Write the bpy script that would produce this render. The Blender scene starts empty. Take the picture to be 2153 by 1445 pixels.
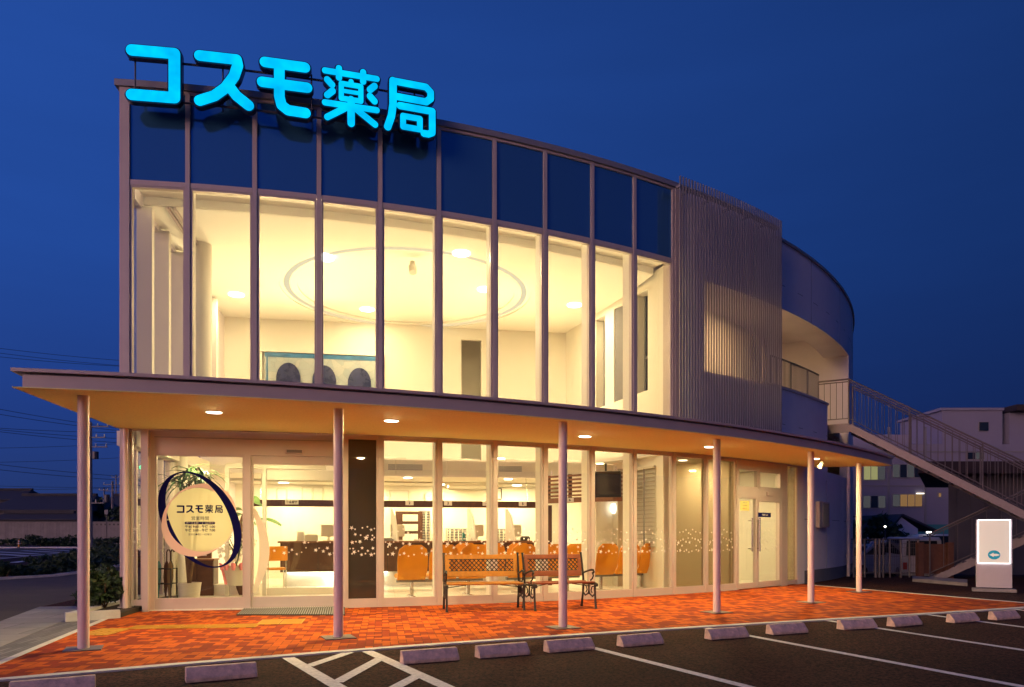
import bpy, math, random
from mathutils import Vector, Matrix
from math import radians as rad, sin, cos, pi

S = bpy.context.scene
COL = S.collection
# ------------------------------------------------------------------ camera
FPX, CX, HY, EYE = 1550.0, 1076.5, 1123.0, 1.25      # focal length / centre / horizon in photo pixels, eye height in metres
cam = bpy.data.cameras.new('camera')
cam.sensor_width = 36.0
cam.lens = FPX / 2153.0 * 36.0
cam.shift_y = (HY - 722.5) / 2153.0
cam.clip_start, cam.clip_end = 0.05, 3000
cam_ob = bpy.data.objects.new('camera', cam)
cam_ob.location = (0, 0, EYE)
cam_ob.rotation_euler = (rad(90), 0, 0)
COL.objects.link(cam_ob)
S.camera = cam_ob
# ------------------------------------------------------------------ world: dusk sky
W = bpy.data.worlds.new('World')
S.world = W
W.use_nodes = True
wt = W.node_tree
wt.nodes.clear()


def wn(t, **k):
    n = wt.nodes.new(t)
    for a, b in k.items():
        setattr(n, a, b)
    return n


w_out = wn('ShaderNodeOutputWorld')
w_bg = wn('ShaderNodeBackground')
w_tc = wn('ShaderNodeTexCoord')
w_sep = wn('ShaderNodeSeparateXYZ')
wt.links.new(w_tc.outputs['Generated'], w_sep.inputs[0])
w_ramp = wn('ShaderNodeValToRGB')
cr = w_ramp.color_ramp
cr.elements[0].position, cr.elements[0].color = 0.0, (0.012, 0.024, 0.090, 1)
cr.elements[1].position, cr.elements[1].color = 1.0, (0.008, 0.034, 0.190, 1)
for p_, c_ in ((0.05, (0.013, 0.030, 0.125, 1)), (0.14, (0.011, 0.034, 0.168, 1)), (0.32, (0.012, 0.050, 0.240, 1)), (0.52, (0.013, 0.055, 0.262, 1))):
    e_ = cr.elements.new(p_)
    e_.color = c_
wt.links.new(w_sep.outputs['Z'], w_ramp.inputs[0])
# the west (left) is a little brighter than the east
w_mr = wn('ShaderNodeMapRange')
for i_, v_ in ((1, -0.6), (2, 0.62), (3, 1.24), (4, 0.50)):
    w_mr.inputs[i_].default_value = v_
wt.links.new(w_sep.outputs['X'], w_mr.inputs[0])
# faint streaky evening clouds
w_map = wn('ShaderNodeMapping')
w_map.inputs['Scale'].default_value = (2.2, 2.2, 13)
wt.links.new(w_tc.outputs['Generated'], w_map.inputs[0])
w_noise = wn('ShaderNodeTexNoise')
w_noise.inputs['Scale'].default_value = 2.0
w_noise.inputs['Detail'].default_value = 5
wt.links.new(w_map.outputs[0], w_noise.inputs['Vector'])
w_cl = wn('ShaderNodeMapRange')
for i_, v_ in ((1, 0.35), (2, 0.7), (3, 0.975), (4, 1.025)):
    w_cl.inputs[i_].default_value = v_
wt.links.new(w_noise.outputs['Fac'], w_cl.inputs[0])
w_m = wn('ShaderNodeMath', operation='MULTIPLY')
wt.links.new(w_mr.outputs[0], w_m.inputs[0])
wt.links.new(w_cl.outputs[0], w_m.inputs[1])
wt.links.new(w_ramp.outputs[0], w_bg.inputs[0])
w_k = wn('ShaderNodeMath', operation='MULTIPLY')
w_k.inputs[1].default_value = 1.11
wt.links.new(w_m.outputs[0], w_k.inputs[0])
wt.links.new(w_k.outputs[0], w_bg.inputs[1])
# rose afterglow low in the sky where the sun went down (behind the camera)
w_dot = wn('ShaderNodeVectorMath', operation='DOT_PRODUCT')
w_dot.inputs[1].default_value = (-0.70, -0.71, 0.03)
wt.links.new(w_tc.outputs['Generated'], w_dot.inputs[0])
w_g = wn('ShaderNodeMapRange', interpolation_type='SMOOTHSTEP')
for i_, v_ in ((1, 0.45), (2, 1.0), (3, 0.0), (4, 0.34)):
    w_g.inputs[i_].default_value = v_
wt.links.new(w_dot.outputs['Value'], w_g.inputs[0])
w_bg2 = wn('ShaderNodeBackground')
w_bg2.inputs[0].default_value = (1.0, 0.52, 0.50, 1)
w_low = wn('ShaderNodeMapRange', interpolation_type='SMOOTHSTEP')
for i_, v_ in ((1, 0.04), (2, 0.26), (3, 1.0), (4, 0.0)):
    w_low.inputs[i_].default_value = v_
wt.links.new(w_sep.outputs['Z'], w_low.inputs[0])
w_gl = wn('ShaderNodeMath', operation='MULTIPLY')
wt.links.new(w_g.outputs[0], w_gl.inputs[0])
wt.links.new(w_low.outputs[0], w_gl.inputs[1])
wt.links.new(w_gl.outputs[0], w_bg2.inputs[1])
w_add = wn('ShaderNodeAddShader')
wt.links.new(w_bg.outputs[0], w_add.inputs[0])
wt.links.new(w_bg2.outputs[0], w_add.inputs[1])
wt.links.new(w_add.outputs[0], w_out.inputs[0])
# ------------------------------------------------------------------ afterglow of the set sun, very soft, from behind the camera
sun = bpy.data.lights.new('sun', 'SUN')
sun.energy = 1.15
sun.angle = rad(24)
sun.color = (1.0, 0.58, 0.50)
sun_ob = bpy.data.objects.new('sun', sun)
sun_ob.rotation_euler = (rad(80), 0, rad(-40))
COL.objects.link(sun_ob)
# ------------------------------------------------------------------ exposure, render settings
S.view_settings.view_transform = 'Standard'
S.view_settings.look = 'None'
S.view_settings.exposure = 0.0
S.view_settings.gamma = 1.0
S.render.engine = 'CYCLES'
S.cycles.use_denoising = True
S.cycles.use_light_tree = False
S.cycles.max_bounces = 10
S.cycles.diffuse_bounces = 5
S.cycles.transparent_max_bounces = 32
S.cycles.sample_clamp_indirect = 6
S.cycles.caustics_reflective = False
S.cycles.caustics_refractive = False


# ================================================================== helpers
def V(*a):
    return Vector(a)


def gp(px, py, z=0.0):
    d = FPX * (EYE - z) / (py - HY)
    return V((px - CX) / FPX * d, d, z)


def at(px, d, z=0.0):
    return V((px - CX) / FPX * d, d, z)


def zz(py, d):
    return EYE + (HY - py) / FPX * d


ARC = V(-8.712, 33.801)
RAD = 22.1


def onarc(px, off=0.0):
    k = (px - CX) / FPX
    r = RAD + off
    a = k * k + 1
    b = -2 * (k * ARC.x + ARC.y)
    c = ARC.x ** 2 + ARC.y ** 2 - r * r
    t = (-b - math.sqrt(max(b * b - 4 * a * c, 0))) / (2 * a)
    return math.atan2(k * t - ARC.x, -(t - ARC.y))


def P(a, off=0.0, z=0.0):
    return V(ARC.x + (RAD + off) * sin(a), ARC.y - (RAD + off) * cos(a), z)


TEN = rad(10)
EX, EY = V(cos(TEN), sin(TEN), 0), V(-sin(TEN), cos(TEN), 0)
A_LEFT = onarc(262)
A_BASE = P(A_LEFT)


def L(s, t, z=0.0):
    p = A_BASE + EX * s + EY * t
    return V(p.x, p.y, z)


def wmat(o):
    m = o.matrix_basis.copy()
    while o.parent:
        o = o.parent
        m = o.matrix_basis @ m
    return m


class MB:
    def __init__(s):
        s.v, s.f = [], []

    def add(s, vs, fs):
        n = len(s.v)
        s.v += [Vector(q) for q in vs]
        s.f += [[n + i for i in q] for q in fs]
        return s

    def quad(s, *p):
        return s.add(p, [list(range(len(p)))])

    def box(s, c, size, rz=0.0, M=None):
        x, y, z = [q / 2 for q in size]
        R = M or Matrix.Rotation(rz, 3, 'Z')
        c = Vector(c)
        vs = [c + R @ V(i, j, k) for i in (-x, x) for j in (-y, y) for k in (-z, z)]
        return s.add(vs, [(0, 1, 3, 2), (4, 6, 7, 5), (0, 4, 5, 1), (2, 3, 7, 6), (0, 2, 6, 4), (1, 5, 7, 3)])

    def beam(s, p, q, w, h, up=V(0, 0, 1)):
        """box from p to q, w sideways, h along up"""
        p, q = Vector(p), Vector(q)
        d = (q - p).normalized()
        if abs(d.dot(up)) > .999:
            up = V(0, 1, 0)
        x = d.cross(up).normalized()
        u = x.cross(d).normalized()
        vs = [e + x * i * w / 2 + u * j * h / 2 for e in (p, q) for i, j in ((-1, -1), (1, -1), (1, 1), (-1, 1))]
        return s.add(vs, [(3, 2, 1, 0), (4, 5, 6, 7), (0, 1, 5, 4), (1, 2, 6, 5), (2, 3, 7, 6), (3, 0, 4, 7)])

    def prism(s, poly, z0, z1):
        n = len(poly)
        vs = [(p[0], p[1], z0) for p in poly] + [(p[0], p[1], z1) for p in poly]
        fs = [list(range(n))[::-1], list(range(n, 2 * n))] + [(i, (i + 1) % n, n + (i + 1) % n, n + i) for i in range(n)]
        return s.add(vs, fs)

    def plate(s, pts, nrm, t):
        """planar polygon pts given thickness t along nrm"""
        n = len(pts)
        nrm = Vector(nrm)
        pts = [Vector(p) for p in pts]
        vs = pts + [p + nrm * t for p in pts]
        fs = [list(range(n))[::-1], list(range(n, 2 * n))] + [(i, (i + 1) % n, n + (i + 1) % n, n + i) for i in range(n)]
        return s.add(vs, fs)

    def tube(s, path, r, n=8, cap=True):
        path = [Vector(p) for p in path]
        rs = r if isinstance(r, (list, tuple)) else [r] * len(path)
        rings = []
        ref = None
        for i, p in enumerate(path):
            d = (path[min(i + 1, len(path) - 1)] - path[max(i - 1, 0)]).normalized()
            if ref is None:
                ref = d.cross(V(0, 0, 1))
                if ref.length < 1e-3:
                    ref = V(1, 0, 0)
            ref = (ref - d * ref.dot(d)).normalized()
            b = d.cross(ref)
            rings.append([p + (ref * cos(2 * pi * k / n) + b * sin(2 * pi * k / n)) * rs[i] for k in range(n)])
        vs = [q for g in rings for q in g]
        fs = [(i * n + k, i * n + (k + 1) % n, (i + 1) * n + (k + 1) % n, (i + 1) * n + k) for i in range(len(path) - 1) for k in range(n)]
        if cap:
            fs += [list(range(n))[::-1], [(len(path) - 1) * n + k for k in range(n)]]
        return s.add(vs, fs)

    def lathe(s, prof, c, n=20):
        c = Vector(c)
        vs = [c + V(r * cos(2 * pi * k / n), r * sin(2 * pi * k / n), z) for r, z in prof for k in range(n)]
        m = len(prof)
        fs = [(i * n + k, i * n + (k + 1) % n, (i + 1) * n + (k + 1) % n, (i + 1) * n + k) for i in range(m - 1) for k in range(n)]
        fs += [list(range(n))[::-1], [(m - 1) * n + k for k in range(n)]]
        return s.add(vs, fs)

    def arcbox(s, o0, o1, a0, a1, z0, z1, n=12):
        vs, fs = [], []
        for i in range(n + 1):
            a = a0 + (a1 - a0) * i / n
            vs += [P(a, o0, z0), P(a, o1, z0), P(a, o1, z1), P(a, o0, z1)]
        for i in range(n):
            b = 4 * i
            for k in range(4):
                fs.append((b + k, b + (k + 1) % 4, b + 4 + (k + 1) % 4, b + 4 + k))
        fs += [(3, 2, 1, 0), (4 * n, 4 * n + 1, 4 * n + 2, 4 * n + 3)]
        return s.add(vs, fs)

    def ball(s, c, r, n=10, m=7):
        c = Vector(c)
        rr = r if isinstance(r, (tuple, list)) else (r, r, r)
        vs = [c + V(rr[0] * sin(pi * j / m) * cos(2 * pi * k / n), rr[1] * sin(pi * j / m) * sin(2 * pi * k / n), rr[2] * cos(pi * j / m)) for j in range(m + 1) for k in range(n)]
        fs = [(j * n + k, (j + 1) * n + k, (j + 1) * n + (k + 1) % n, j * n + (k + 1) % n) for j in range(m) for k in range(n)]
        return s.add(vs, fs)

    def leaves(s, c, r, n, size, rng, aspect=1.9, clumps=0):
        c = Vector(c)
        cl = []
        for _ in range(clumps):
            d = V(rng.gauss(0, 1), rng.gauss(0, 1), rng.gauss(0, 1)).normalized() * rng.uniform(.35, .95)
            cl.append((V(d.x * r[0], d.y * r[1], d.z * r[2]), rng.uniform(.22, .42)))
        for _ in range(n):
            if cl:
                o, k = rng.choice(cl)
                d = V(rng.gauss(0, 1), rng.gauss(0, 1), rng.gauss(0, 1)).normalized() * (rng.random() ** .45)
                p = c + o + V(d.x * r[0] * k, d.y * r[1] * k, d.z * r[2] * k)
            else:
                d = V(rng.gauss(0, 1), rng.gauss(0, 1), rng.gauss(0, 1)).normalized() * (rng.random() ** .35) * rng.uniform(.8, 1.08)
                p = c + V(d.x * r[0], d.y * r[1], d.z * r[2])
            if p.z < .01:
                continue
            u = V(rng.gauss(0, 1), rng.gauss(0, 1), rng.gauss(0, .7)).normalized()
            w = u.cross(V(rng.gauss(0, 1), rng.gauss(0, 1), rng.gauss(0, 1))).normalized()
            q = size * rng.uniform(.6, 1.35)
            s.add([p - u * q * aspect / 2, p + w * q / 2, p + u * q * aspect / 2, p - w * q / 2], [(0, 1, 2, 3)])
        return s

    def build(s, name, m, parent=None, smooth=False, bevel=0.0, label=None):
        me = bpy.data.meshes.new(name)
        vs = s.v
        if parent is not None:
            inv = wmat(parent).inverted()
            vs = [inv @ q for q in vs]
        me.from_pydata([tuple(q) for q in vs], [], s.f)
        me.update()
        if smooth:
            me.polygons.foreach_set('use_smooth', [True] * len(me.polygons))
            try:
                me.set_sharp_from_angle(angle=rad(40))
            except Exception:
                pass
        me.materials.append(m)
        o = bpy.data.objects.new(name, me)
        o.parent = parent
        COL.objects.link(o)
        if bevel:
            b = o.modifiers.new('bevel', 'BEVEL')
            b.width = bevel
            b.segments = 2
            b.limit_method = 'ANGLE'
        if label:
            o['label'] = label
        return o


def tag(o, label, cat, group=None, kind=None):
    o['label'] = label
    o['category'] = cat
    if group:
        o['group'] = group
    if kind:
        o['kind'] = kind
    return o


def struct(o):
    o['kind'] = 'structure'
    return o


def empty(name, loc=(0, 0, 0), rz=0.0, label='', cat='', group=None):
    o = bpy.data.objects.new(name, None)
    o.empty_display_size = .2
    o.location = loc
    o.rotation_euler = (0, 0, rz)
    COL.objects.link(o)
    if label:
        tag(o, label, cat, group)
    return o


def copy_tree(o, parent=None):
    c = o.copy()
    COL.objects.link(c)
    c.parent = parent
    for ch in [q for q in bpy.data.objects if q.parent == o]:
        copy_tree(ch, c)
    return c


def lamp(kind, loc, energy, color, parent=None, size=.2, spread=None, name='lamp_light', spot=None, down=True):
    l = bpy.data.lights.new(name, kind)
    l.energy = energy
    l.color = color
    if kind == 'AREA':
        l.shape = 'DISK'
        l.size = size
        if spread:
            l.spread = spread
    else:
        l.shadow_soft_size = size
    o = bpy.data.objects.new(name, l)
    o.location = loc
    if not down:
        o.rotation_euler = (pi, 0, 0)
    if parent:
        o.parent = parent
        o.matrix_basis = wmat(parent).inverted() @ Matrix.Translation(loc) @ o.rotation_euler.to_matrix().to_4x4()
    COL.objects.link(o)
    return o


def text(body, size, m, name, parent, origin, u, v=V(0, 0, 1), bold=0.0, align='CENTER', label=None, width=None):
    """flat lettering centred at origin, reading along u with v up"""
    c = bpy.data.curves.new(name, 'FONT')
    c.body = body
    c.size = size
    c.align_x = align
    c.align_y = 'CENTER'
    c.offset = bold
    t = bpy.data.objects.new(name, c)
    COL.objects.link(t)
    dg = bpy.context.evaluated_depsgraph_get()
    me = bpy.data.meshes.new_from_object(t.evaluated_get(dg))
    bpy.data.objects.remove(t)
    xs = [q.co.x for q in me.vertices] or [0, 1]
    k = 1.0
    if width:
        k = width / max(max(xs) - min(xs), 1e-6)
    b = MB()
    u, v = Vector(u).normalized(), Vector(v)
    b.v = [Vector(origin) + u * (q.co.x * k) + v * (q.co.y * (k if width else 1)) for q in me.vertices]
    b.f = [list(p.vertices) for p in me.polygons]
    return b.build(name, m, parent, label=label)


# ================================================================== materials
def mat(name, color, rough=.6, metal=0.0, noise=None, bump=0.0, bscale=60, emit=None, estr=0.0, spec=.5, coat=0.0):
    """noise = (scale, amount): wear that varies the colour over the surface"""
    m = bpy.data.materials.new(name)
    m.use_nodes = True
    nt = m.node_tree
    b = nt.nodes['Principled BSDF']
    b.inputs['Base Color'].default_value = (*color, 1)
    b.inputs['Roughness'].default_value = rough
    b.inputs['Metallic'].default_value = metal
    b.inputs['Specular IOR Level'].default_value = spec
    b.inputs['Coat Weight'].default_value = coat
    if emit:
        b.inputs['Emission Color'].default_value = (*emit, 1)
        b.inputs['Emission Strength'].default_value = estr
    tc = nt.nodes.new('ShaderNodeTexCoord')
    if noise:
        n = nt.nodes.new('ShaderNodeTexNoise')
        n.inputs['Scale'].default_value = noise[0]
        n.inputs['Detail'].default_value = 6
        n.inputs['Roughness'].default_value = .65
        nt.links.new(tc.outputs['Object'], n.inputs['Vector'])
        r = nt.nodes.new('ShaderNodeMapRange')
        r.inputs[1].default_value, r.inputs[2].default_value = .25, .75
        r.inputs[3].default_value, r.inputs[4].default_value = 1 - noise[1], 1 + noise[1]
        nt.links.new(n.outputs['Fac'], r.inputs[0])
        if noise[1] > .9:                                   # broad stains over the fine grain
            n3 = nt.nodes.new('ShaderNodeTexNoise')
            n3.inputs['Scale'].default_value = .55
            n3.inputs['Detail'].default_value = 7
            n3.inputs['Roughness'].default_value = .6
            nt.links.new(tc.outputs['Object'], n3.inputs['Vector'])
            r3 = nt.nodes.new('ShaderNodeMapRange')
            r3.inputs[1].default_value, r3.inputs[2].default_value = .3, .7
            r3.inputs[3].default_value, r3.inputs[4].default_value = .72, 1.25
            nt.links.new(n3.outputs['Fac'], r3.inputs[0])
            ml = nt.nodes.new('ShaderNodeMath')
            ml.operation = 'MULTIPLY'
            nt.links.new(r.outputs[0], ml.inputs[0])
            nt.links.new(r3.outputs[0], ml.inputs[1])
            r.inputs[1].default_value, r.inputs[2].default_value = .41, .59
            r.inputs[3].default_value, r.inputs[4].default_value = .12, 1.95
            r = ml
        h = nt.nodes.new('ShaderNodeVectorMath')
        h.operation = 'SCALE'
        h.inputs[0].default_value = color
        nt.links.new(r.outputs[0], h.inputs['Scale'])
        nt.links.new(h.outputs[0], b.inputs['Base Color'])
        rr = nt.nodes.new('ShaderNodeMapRange')
        rr.inputs[3].default_value, rr.inputs[4].default_value = max(rough - .12, .02), min(rough + .12, 1)
        nt.links.new(n.outputs['Fac'], rr.inputs[0])
        nt.links.new(rr.outputs[0], b.inputs['Roughness'])
    if bump:
        n2 = nt.nodes.new('ShaderNodeTexNoise')
        n2.inputs['Scale'].default_value = bscale
        n2.inputs['Detail'].default_value = 4
        nt.links.new(tc.outputs['Object'], n2.inputs['Vector'])
        bp = nt.nodes.new('ShaderNodeBump')
        bp.inputs['Strength'].default_value = bump
        bp.inputs['Distance'].default_value = .02
        nt.links.new(n2.outputs['Fac'], bp.inputs['Height'])
        nt.links.new(bp.outputs[0], b.inputs['Normal'])
    return m


def glow(name, color, strength):
    m = bpy.data.materials.new(name)
    m.use_nodes = True
    nt = m.node_tree
    nt.nodes.clear()
    o = nt.nodes.new('ShaderNodeOutputMaterial')
    e = nt.nodes.new('ShaderNodeEmission')
    e.inputs[0].default_value = (*color, 1)
    e.inputs[1].default_value = strength
    nt.links.new(e.outputs[0], o.inputs[0])
    return m


def glassy(name, tint=(.96, .97, .95), ior=1.45, film=None, film_fac=0.0, refl=1.0):
    """thin architectural glazing: straight-through transmission, Fresnel reflection, optional film"""
    m = bpy.data.materials.new(name)
    m.use_nodes = True
    nt = m.node_tree
    nt.nodes.clear()
    o = nt.nodes.new('ShaderNodeOutputMaterial')
    t = nt.nodes.new('ShaderNodeBsdfTransparent')
    t.inputs[0].default_value = (*tint, 1)
    g = nt.nodes.new('ShaderNodeBsdfGlossy')
    g.inputs['Roughness'].default_value = .01
    g.inputs['Color'].default_value = (refl, refl, refl, 1)
    lw = nt.nodes.new('ShaderNodeLayerWeight')            # Schlick: the same from either side of the thin pane
    lw.inputs[0].default_value = .5
    pw = nt.nodes.new('ShaderNodeMath')
    pw.operation = 'POWER'
    pw.inputs[1].default_value = 5
    nt.links.new(lw.outputs['Facing'], pw.inputs[0])
    fr = nt.nodes.new('ShaderNodeMapRange')
    f0 = ((ior - 1) / (ior + 1)) ** 2
    fr.inputs[3].default_value, fr.inputs[4].default_value = f0, 1.0
    nt.links.new(pw.outputs[0], fr.inputs[0])
    base = t.outputs[0]
    if film:
        d = nt.nodes.new('ShaderNodeBsdfDiffuse')
        d.inputs[0].default_value = (*film, 1)
        mm = nt.nodes.new('ShaderNodeMixShader')
        mm.inputs[0].default_value = film_fac
        tl = nt.nodes.new('ShaderNodeBsdfTranslucent')      # film also glows with the light behind it
        tl.inputs[0].default_value = (*film, 1)
        m2 = nt.nodes.new('ShaderNodeMixShader')
        m2.inputs[0].default_value = .5
        nt.links.new(d.outputs[0], m2.inputs[1])
        nt.links.new(tl.outputs[0], m2.inputs[2])
        nt.links.new(t.outputs[0], mm.inputs[1])
        nt.links.new(m2.outputs[0], mm.inputs[2])
        base = mm.outputs[0]
    mx = nt.nodes.new('ShaderNodeMixShader')
    nt.links.new(fr.outputs[0], mx.inputs[0])
    nt.links.new(base, mx.inputs[1])
    nt.links.new(g.outputs[0], mx.inputs[2])
    nt.links.new(mx.outputs[0], o.inputs[0])
    return m


def brick_mat(name, cols, w, h, mortar, mcol, rot=0.0, rough=.75, bump=.3, offset=.5):
    m = mat(name, cols[0], rough)
    nt = m.node_tree
    b = nt.nodes['Principled BSDF']
    tc = nt.nodes['Texture Coordinate']
    mp = nt.nodes.new('ShaderNodeMapping')
    mp.inputs['Rotation'].default_value = (0, 0, rot)
    nt.links.new(tc.outputs['Object'], mp.inputs[0])
    br = nt.nodes.new('ShaderNodeTexBrick')
    br.offset = offset
    br.inputs['Color1'].default_value = (0, 0, 0, 1)
    br.inputs['Color2'].default_value = (1, 1, 1, 1)
    br.inputs['Mortar'].default_value = (.5, .5, .5, 1)
    br.inputs['Scale'].default_value = 1
    br.inputs['Mortar Size'].default_value = mortar
    br.inputs['Mortar Smooth'].default_value = .2
    br.inputs['Brick Width'].default_value = w
    br.inputs['Row Height'].default_value = h
    nt.links.new(mp.outputs[0], br.inputs['Vector'])
    rp = nt.nodes.new('ShaderNodeValToRGB')
    rp.color_ramp.interpolation = 'CONSTANT'
    n = len(cols)
    rp.color_ramp.elements[0].color = (*cols[0], 1)
    rp.color_ramp.elements[1].position = 1 / n
    rp.color_ramp.elements[1].color = (*cols[1], 1)
    for i in range(2, n):
        e = rp.color_ramp.elements.new(i / n)
        e.color = (*cols[i], 1)
    nt.links.new(br.outputs['Color'], rp.inputs[0])
    no = nt.nodes.new('ShaderNodeTexNoise')
    no.inputs['Scale'].default_value = 1.3
    no.inputs['Detail'].default_value = 8
    no.inputs['Roughness'].default_value = .7
    nt.links.new(tc.outputs['Object'], no.inputs['Vector'])
    mr = nt.nodes.new('ShaderNodeMapRange')
    mr.inputs[1].default_value, mr.inputs[2].default_value = .3, .7
    mr.inputs[3].default_value, mr.inputs[4].default_value = .8, 1.15
    nt.links.new(no.outputs['Fac'], mr.inputs[0])
    sc = nt.nodes.new('ShaderNodeVectorMath')
    sc.operation = 'SCALE'
    nt.links.new(rp.outputs[0], sc.inputs[0])
    nt.links.new(mr.outputs[0], sc.inputs['Scale'])
    mx = nt.nodes.new('ShaderNodeMix')
    mx.data_type = 'RGBA'
    nt.links.new(br.outputs['Fac'], mx.inputs['Factor'])
    nt.links.new(sc.outputs[0], mx.inputs['A'])
    mx.inputs['B'].default_value = (*mcol, 1)
    nt.links.new(mx.outputs['Result'], b.inputs['Base Color'])
    bp = nt.nodes.new('ShaderNodeBump')
    bp.inputs['Strength'].default_value = bump
    bp.inputs['Distance'].default_value = .004
    bp.invert = True
    nt.links.new(br.outputs['Fac'], bp.inputs['Height'])
    nt.links.new(bp.outputs[0], b.inputs['Normal'])
    return m


M = {}
M['asphalt'] = mat('asphalt', (.050, .019, .014), .9, spec=.15, noise=(40, 1.0), bump=.6, bscale=170)
M['road'] = mat('road_asphalt', (.085, .068, .052), .9, noise=(1.2, .3), bump=.3, bscale=120)
M['paint'] = mat('road_paint', (.74, .69, .66), .7, noise=(26, .34), bump=.2, bscale=120)


def herringbone(name, cell, rot, ca, cb, mcol):
    m = mat(name, ca, .8, spec=.12)
    nt = m.node_tree
    b = nt.nodes['Principled BSDF']
    tc = nt.nodes['Texture Coordinate']
    mp = nt.nodes.new('ShaderNodeMapping')
    mp.inputs['Rotation'].default_value = (0, 0, rot)
    mp.inputs['Scale'].default_value = (1 / cell, 1 / cell, 1)
    mp.inputs['Location'].default_value = (400, 400, 0)
    nt.links.new(tc.outputs['Object'], mp.inputs[0])
    sx = nt.nodes.new('ShaderNodeSeparateXYZ')
    nt.links.new(mp.outputs[0], sx.inputs[0])

    def mt(op, *a):
        n = nt.nodes.new('ShaderNodeMath')
        n.operation = op
        for i, q in enumerate(a):
            if isinstance(q, (int, float)):
                n.inputs[i].default_value = q
            else:
                nt.links.new(q, n.inputs[i])
        return n.outputs[0]
    u, v = sx.outputs['X'], sx.outputs['Y']
    fi, fj = mt('FLOOR', u), mt('FLOOR', v)
    k = mt('FLOORED_MODULO', mt('SUBTRACT', fi, fj), 4)
    is1 = mt('COMPARE', k, 1, .1)
    is2 = mt('COMPARE', k, 2, .1)
    vert = mt('GREATER_THAN', k, 1.5)
    ix, iy = mt('SUBTRACT', fi, is1), mt('SUBTRACT', fj, is2)
    lu, lv = mt('SUBTRACT', u, ix), mt('SUBTRACT', v, iy)
    wu, wv = mt('SUBTRACT', 2, vert), mt('ADD', 1, vert)
    d = mt('MINIMUM', mt('MINIMUM', lu, mt('SUBTRACT', wu, lu)), mt('MINIMUM', lv, mt('SUBTRACT', wv, lv)))
    cx = nt.nodes.new('ShaderNodeCombineXYZ')
    nt.links.new(ix, cx.inputs[0])
    nt.links.new(iy, cx.inputs[1])
    wnz = nt.nodes.new('ShaderNodeTexWhiteNoise')
    wnz.noise_dimensions = '2D'
    nt.links.new(cx.outputs[0], wnz.inputs['Vector'])
    rp = nt.nodes.new('ShaderNodeValToRGB')
    rp.color_ramp.interpolation = 'CONSTANT'
    els = rp.color_ramp.elements
    els[0].color = (*ca, 1)
    els[1].position, els[1].color = .5, (*cb, 1)
    for p, c, f in ((.17, ca, .9), (.34, ca, 1.1), (.66, cb, .88), (.84, cb, 1.14)):
        e = els.new(p)
        e.color = (c[0] * f, c[1] * f, c[2] * f, 1)
    nt.links.new(wnz.outputs['Value'], rp.inputs[0])
    no = nt.nodes.new('ShaderNodeTexNoise')
    no.inputs['Scale'].default_value = 1.1
    no.inputs['Detail'].default_value = 9
    no.inputs['Roughness'].default_value = .72
    nt.links.new(tc.outputs['Object'], no.inputs['Vector'])
    mr = nt.nodes.new('ShaderNodeMapRange')
    mr.inputs[1].default_value, mr.inputs[2].default_value = .3, .7
    mr.inputs[3].default_value, mr.inputs[4].default_value = .82, 1.14
    nt.links.new(no.outputs['Fac'], mr.inputs[0])
    sc = nt.nodes.new('ShaderNodeVectorMath')
    sc.operation = 'SCALE'
    nt.links.new(rp.outputs[0], sc.inputs[0])
    nt.links.new(mr.outputs[0], sc.inputs['Scale'])
    jt = nt.nodes.new('ShaderNodeMapRange')
    jt.inputs[1].default_value, jt.inputs[2].default_value = .02, .06
    nt.links.new(d, jt.inputs[0])
    mx = nt.nodes.new('ShaderNodeMix')
    mx.data_type = 'RGBA'
    nt.links.new(jt.outputs[0], mx.inputs['Factor'])
    mx.inputs['A'].default_value = (*mcol, 1)
    nt.links.new(sc.outputs[0], mx.inputs['B'])
    nt.links.new(mx.outputs['Result'], b.inputs['Base Color'])
    bp = nt.nodes.new('ShaderNodeBump')
    bp.inputs['Strength'].default_value = .35
    bp.inputs['Distance'].default_value = .004
    nt.links.new(jt.outputs[0], bp.inputs['Height'])
    nt.links.new(bp.outputs[0], b.inputs['Normal'])
    return m


M['brick'] = herringbone('paving_brick', .094, -TEN, (.55, .108, .011), (.265, .038, .012), (.13, .035, .014))
M['kerb'] = mat('kerb_concrete', (.62, .60, .57), .8, noise=(5, .15), bump=.2)
M['slab'] = brick_mat('pavement_slabs', [(.36, .34, .32), (.30, .29, .28), (.33, .31, .30)], .9, .6, .008, (.14, .13, .13), rot=-TEN)
M['setts'] = brick_mat('grey_setts', [(.20, .19, .19), (.25, .235, .23), (.17, .165, .16)], .6, .06, .006, (.09, .09, .09), rot=-TEN - pi / 2)
M['yellow'] = mat('tactile_yellow', (.52, .26, .02), .7, noise=(6, .2))
M['old_concrete'] = mat('old_concrete', (.28, .25, .25), .85, noise=(4, .25))
M['concrete'] = mat('stop_concrete', (.76, .54, .40), .85, noise=(11, .42), bump=.25, bscale=90)
M['alu'] = mat('aluminium', (.60, .51, .47), .42, .12, noise=(3, .05))
M['alu_dark'] = mat('aluminium_edge', (.33, .31, .32), .45, .3)
M['post'] = mat('post_paint', (.80, .64, .60), .38, noise=(3, .05))
M['wall'] = mat('wall_panel', (.86, .80, .83), .6, noise=(1.1, .07), bump=.05, bscale=220)
M['plinth'] = mat('plinth_grey', (.22, .21, .22), .8, noise=(3, .15))
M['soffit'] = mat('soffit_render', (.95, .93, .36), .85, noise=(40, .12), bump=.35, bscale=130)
M['white'] = mat('interior_white', (.90, .86, .76), .7)
M['ceil'] = mat('ceiling_white', (.94, .91, .82), .8)
M['floor'] = brick_mat('floor_tile', [(.86, .82, .72), (.84, .80, .70)], .45, .45, .004, (.5, .46, .40), rot=-TEN, rough=.3, bump=.05, offset=0)
M['roof'] = mat('roof_membrane', (.2, .2, .22), .8)
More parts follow.
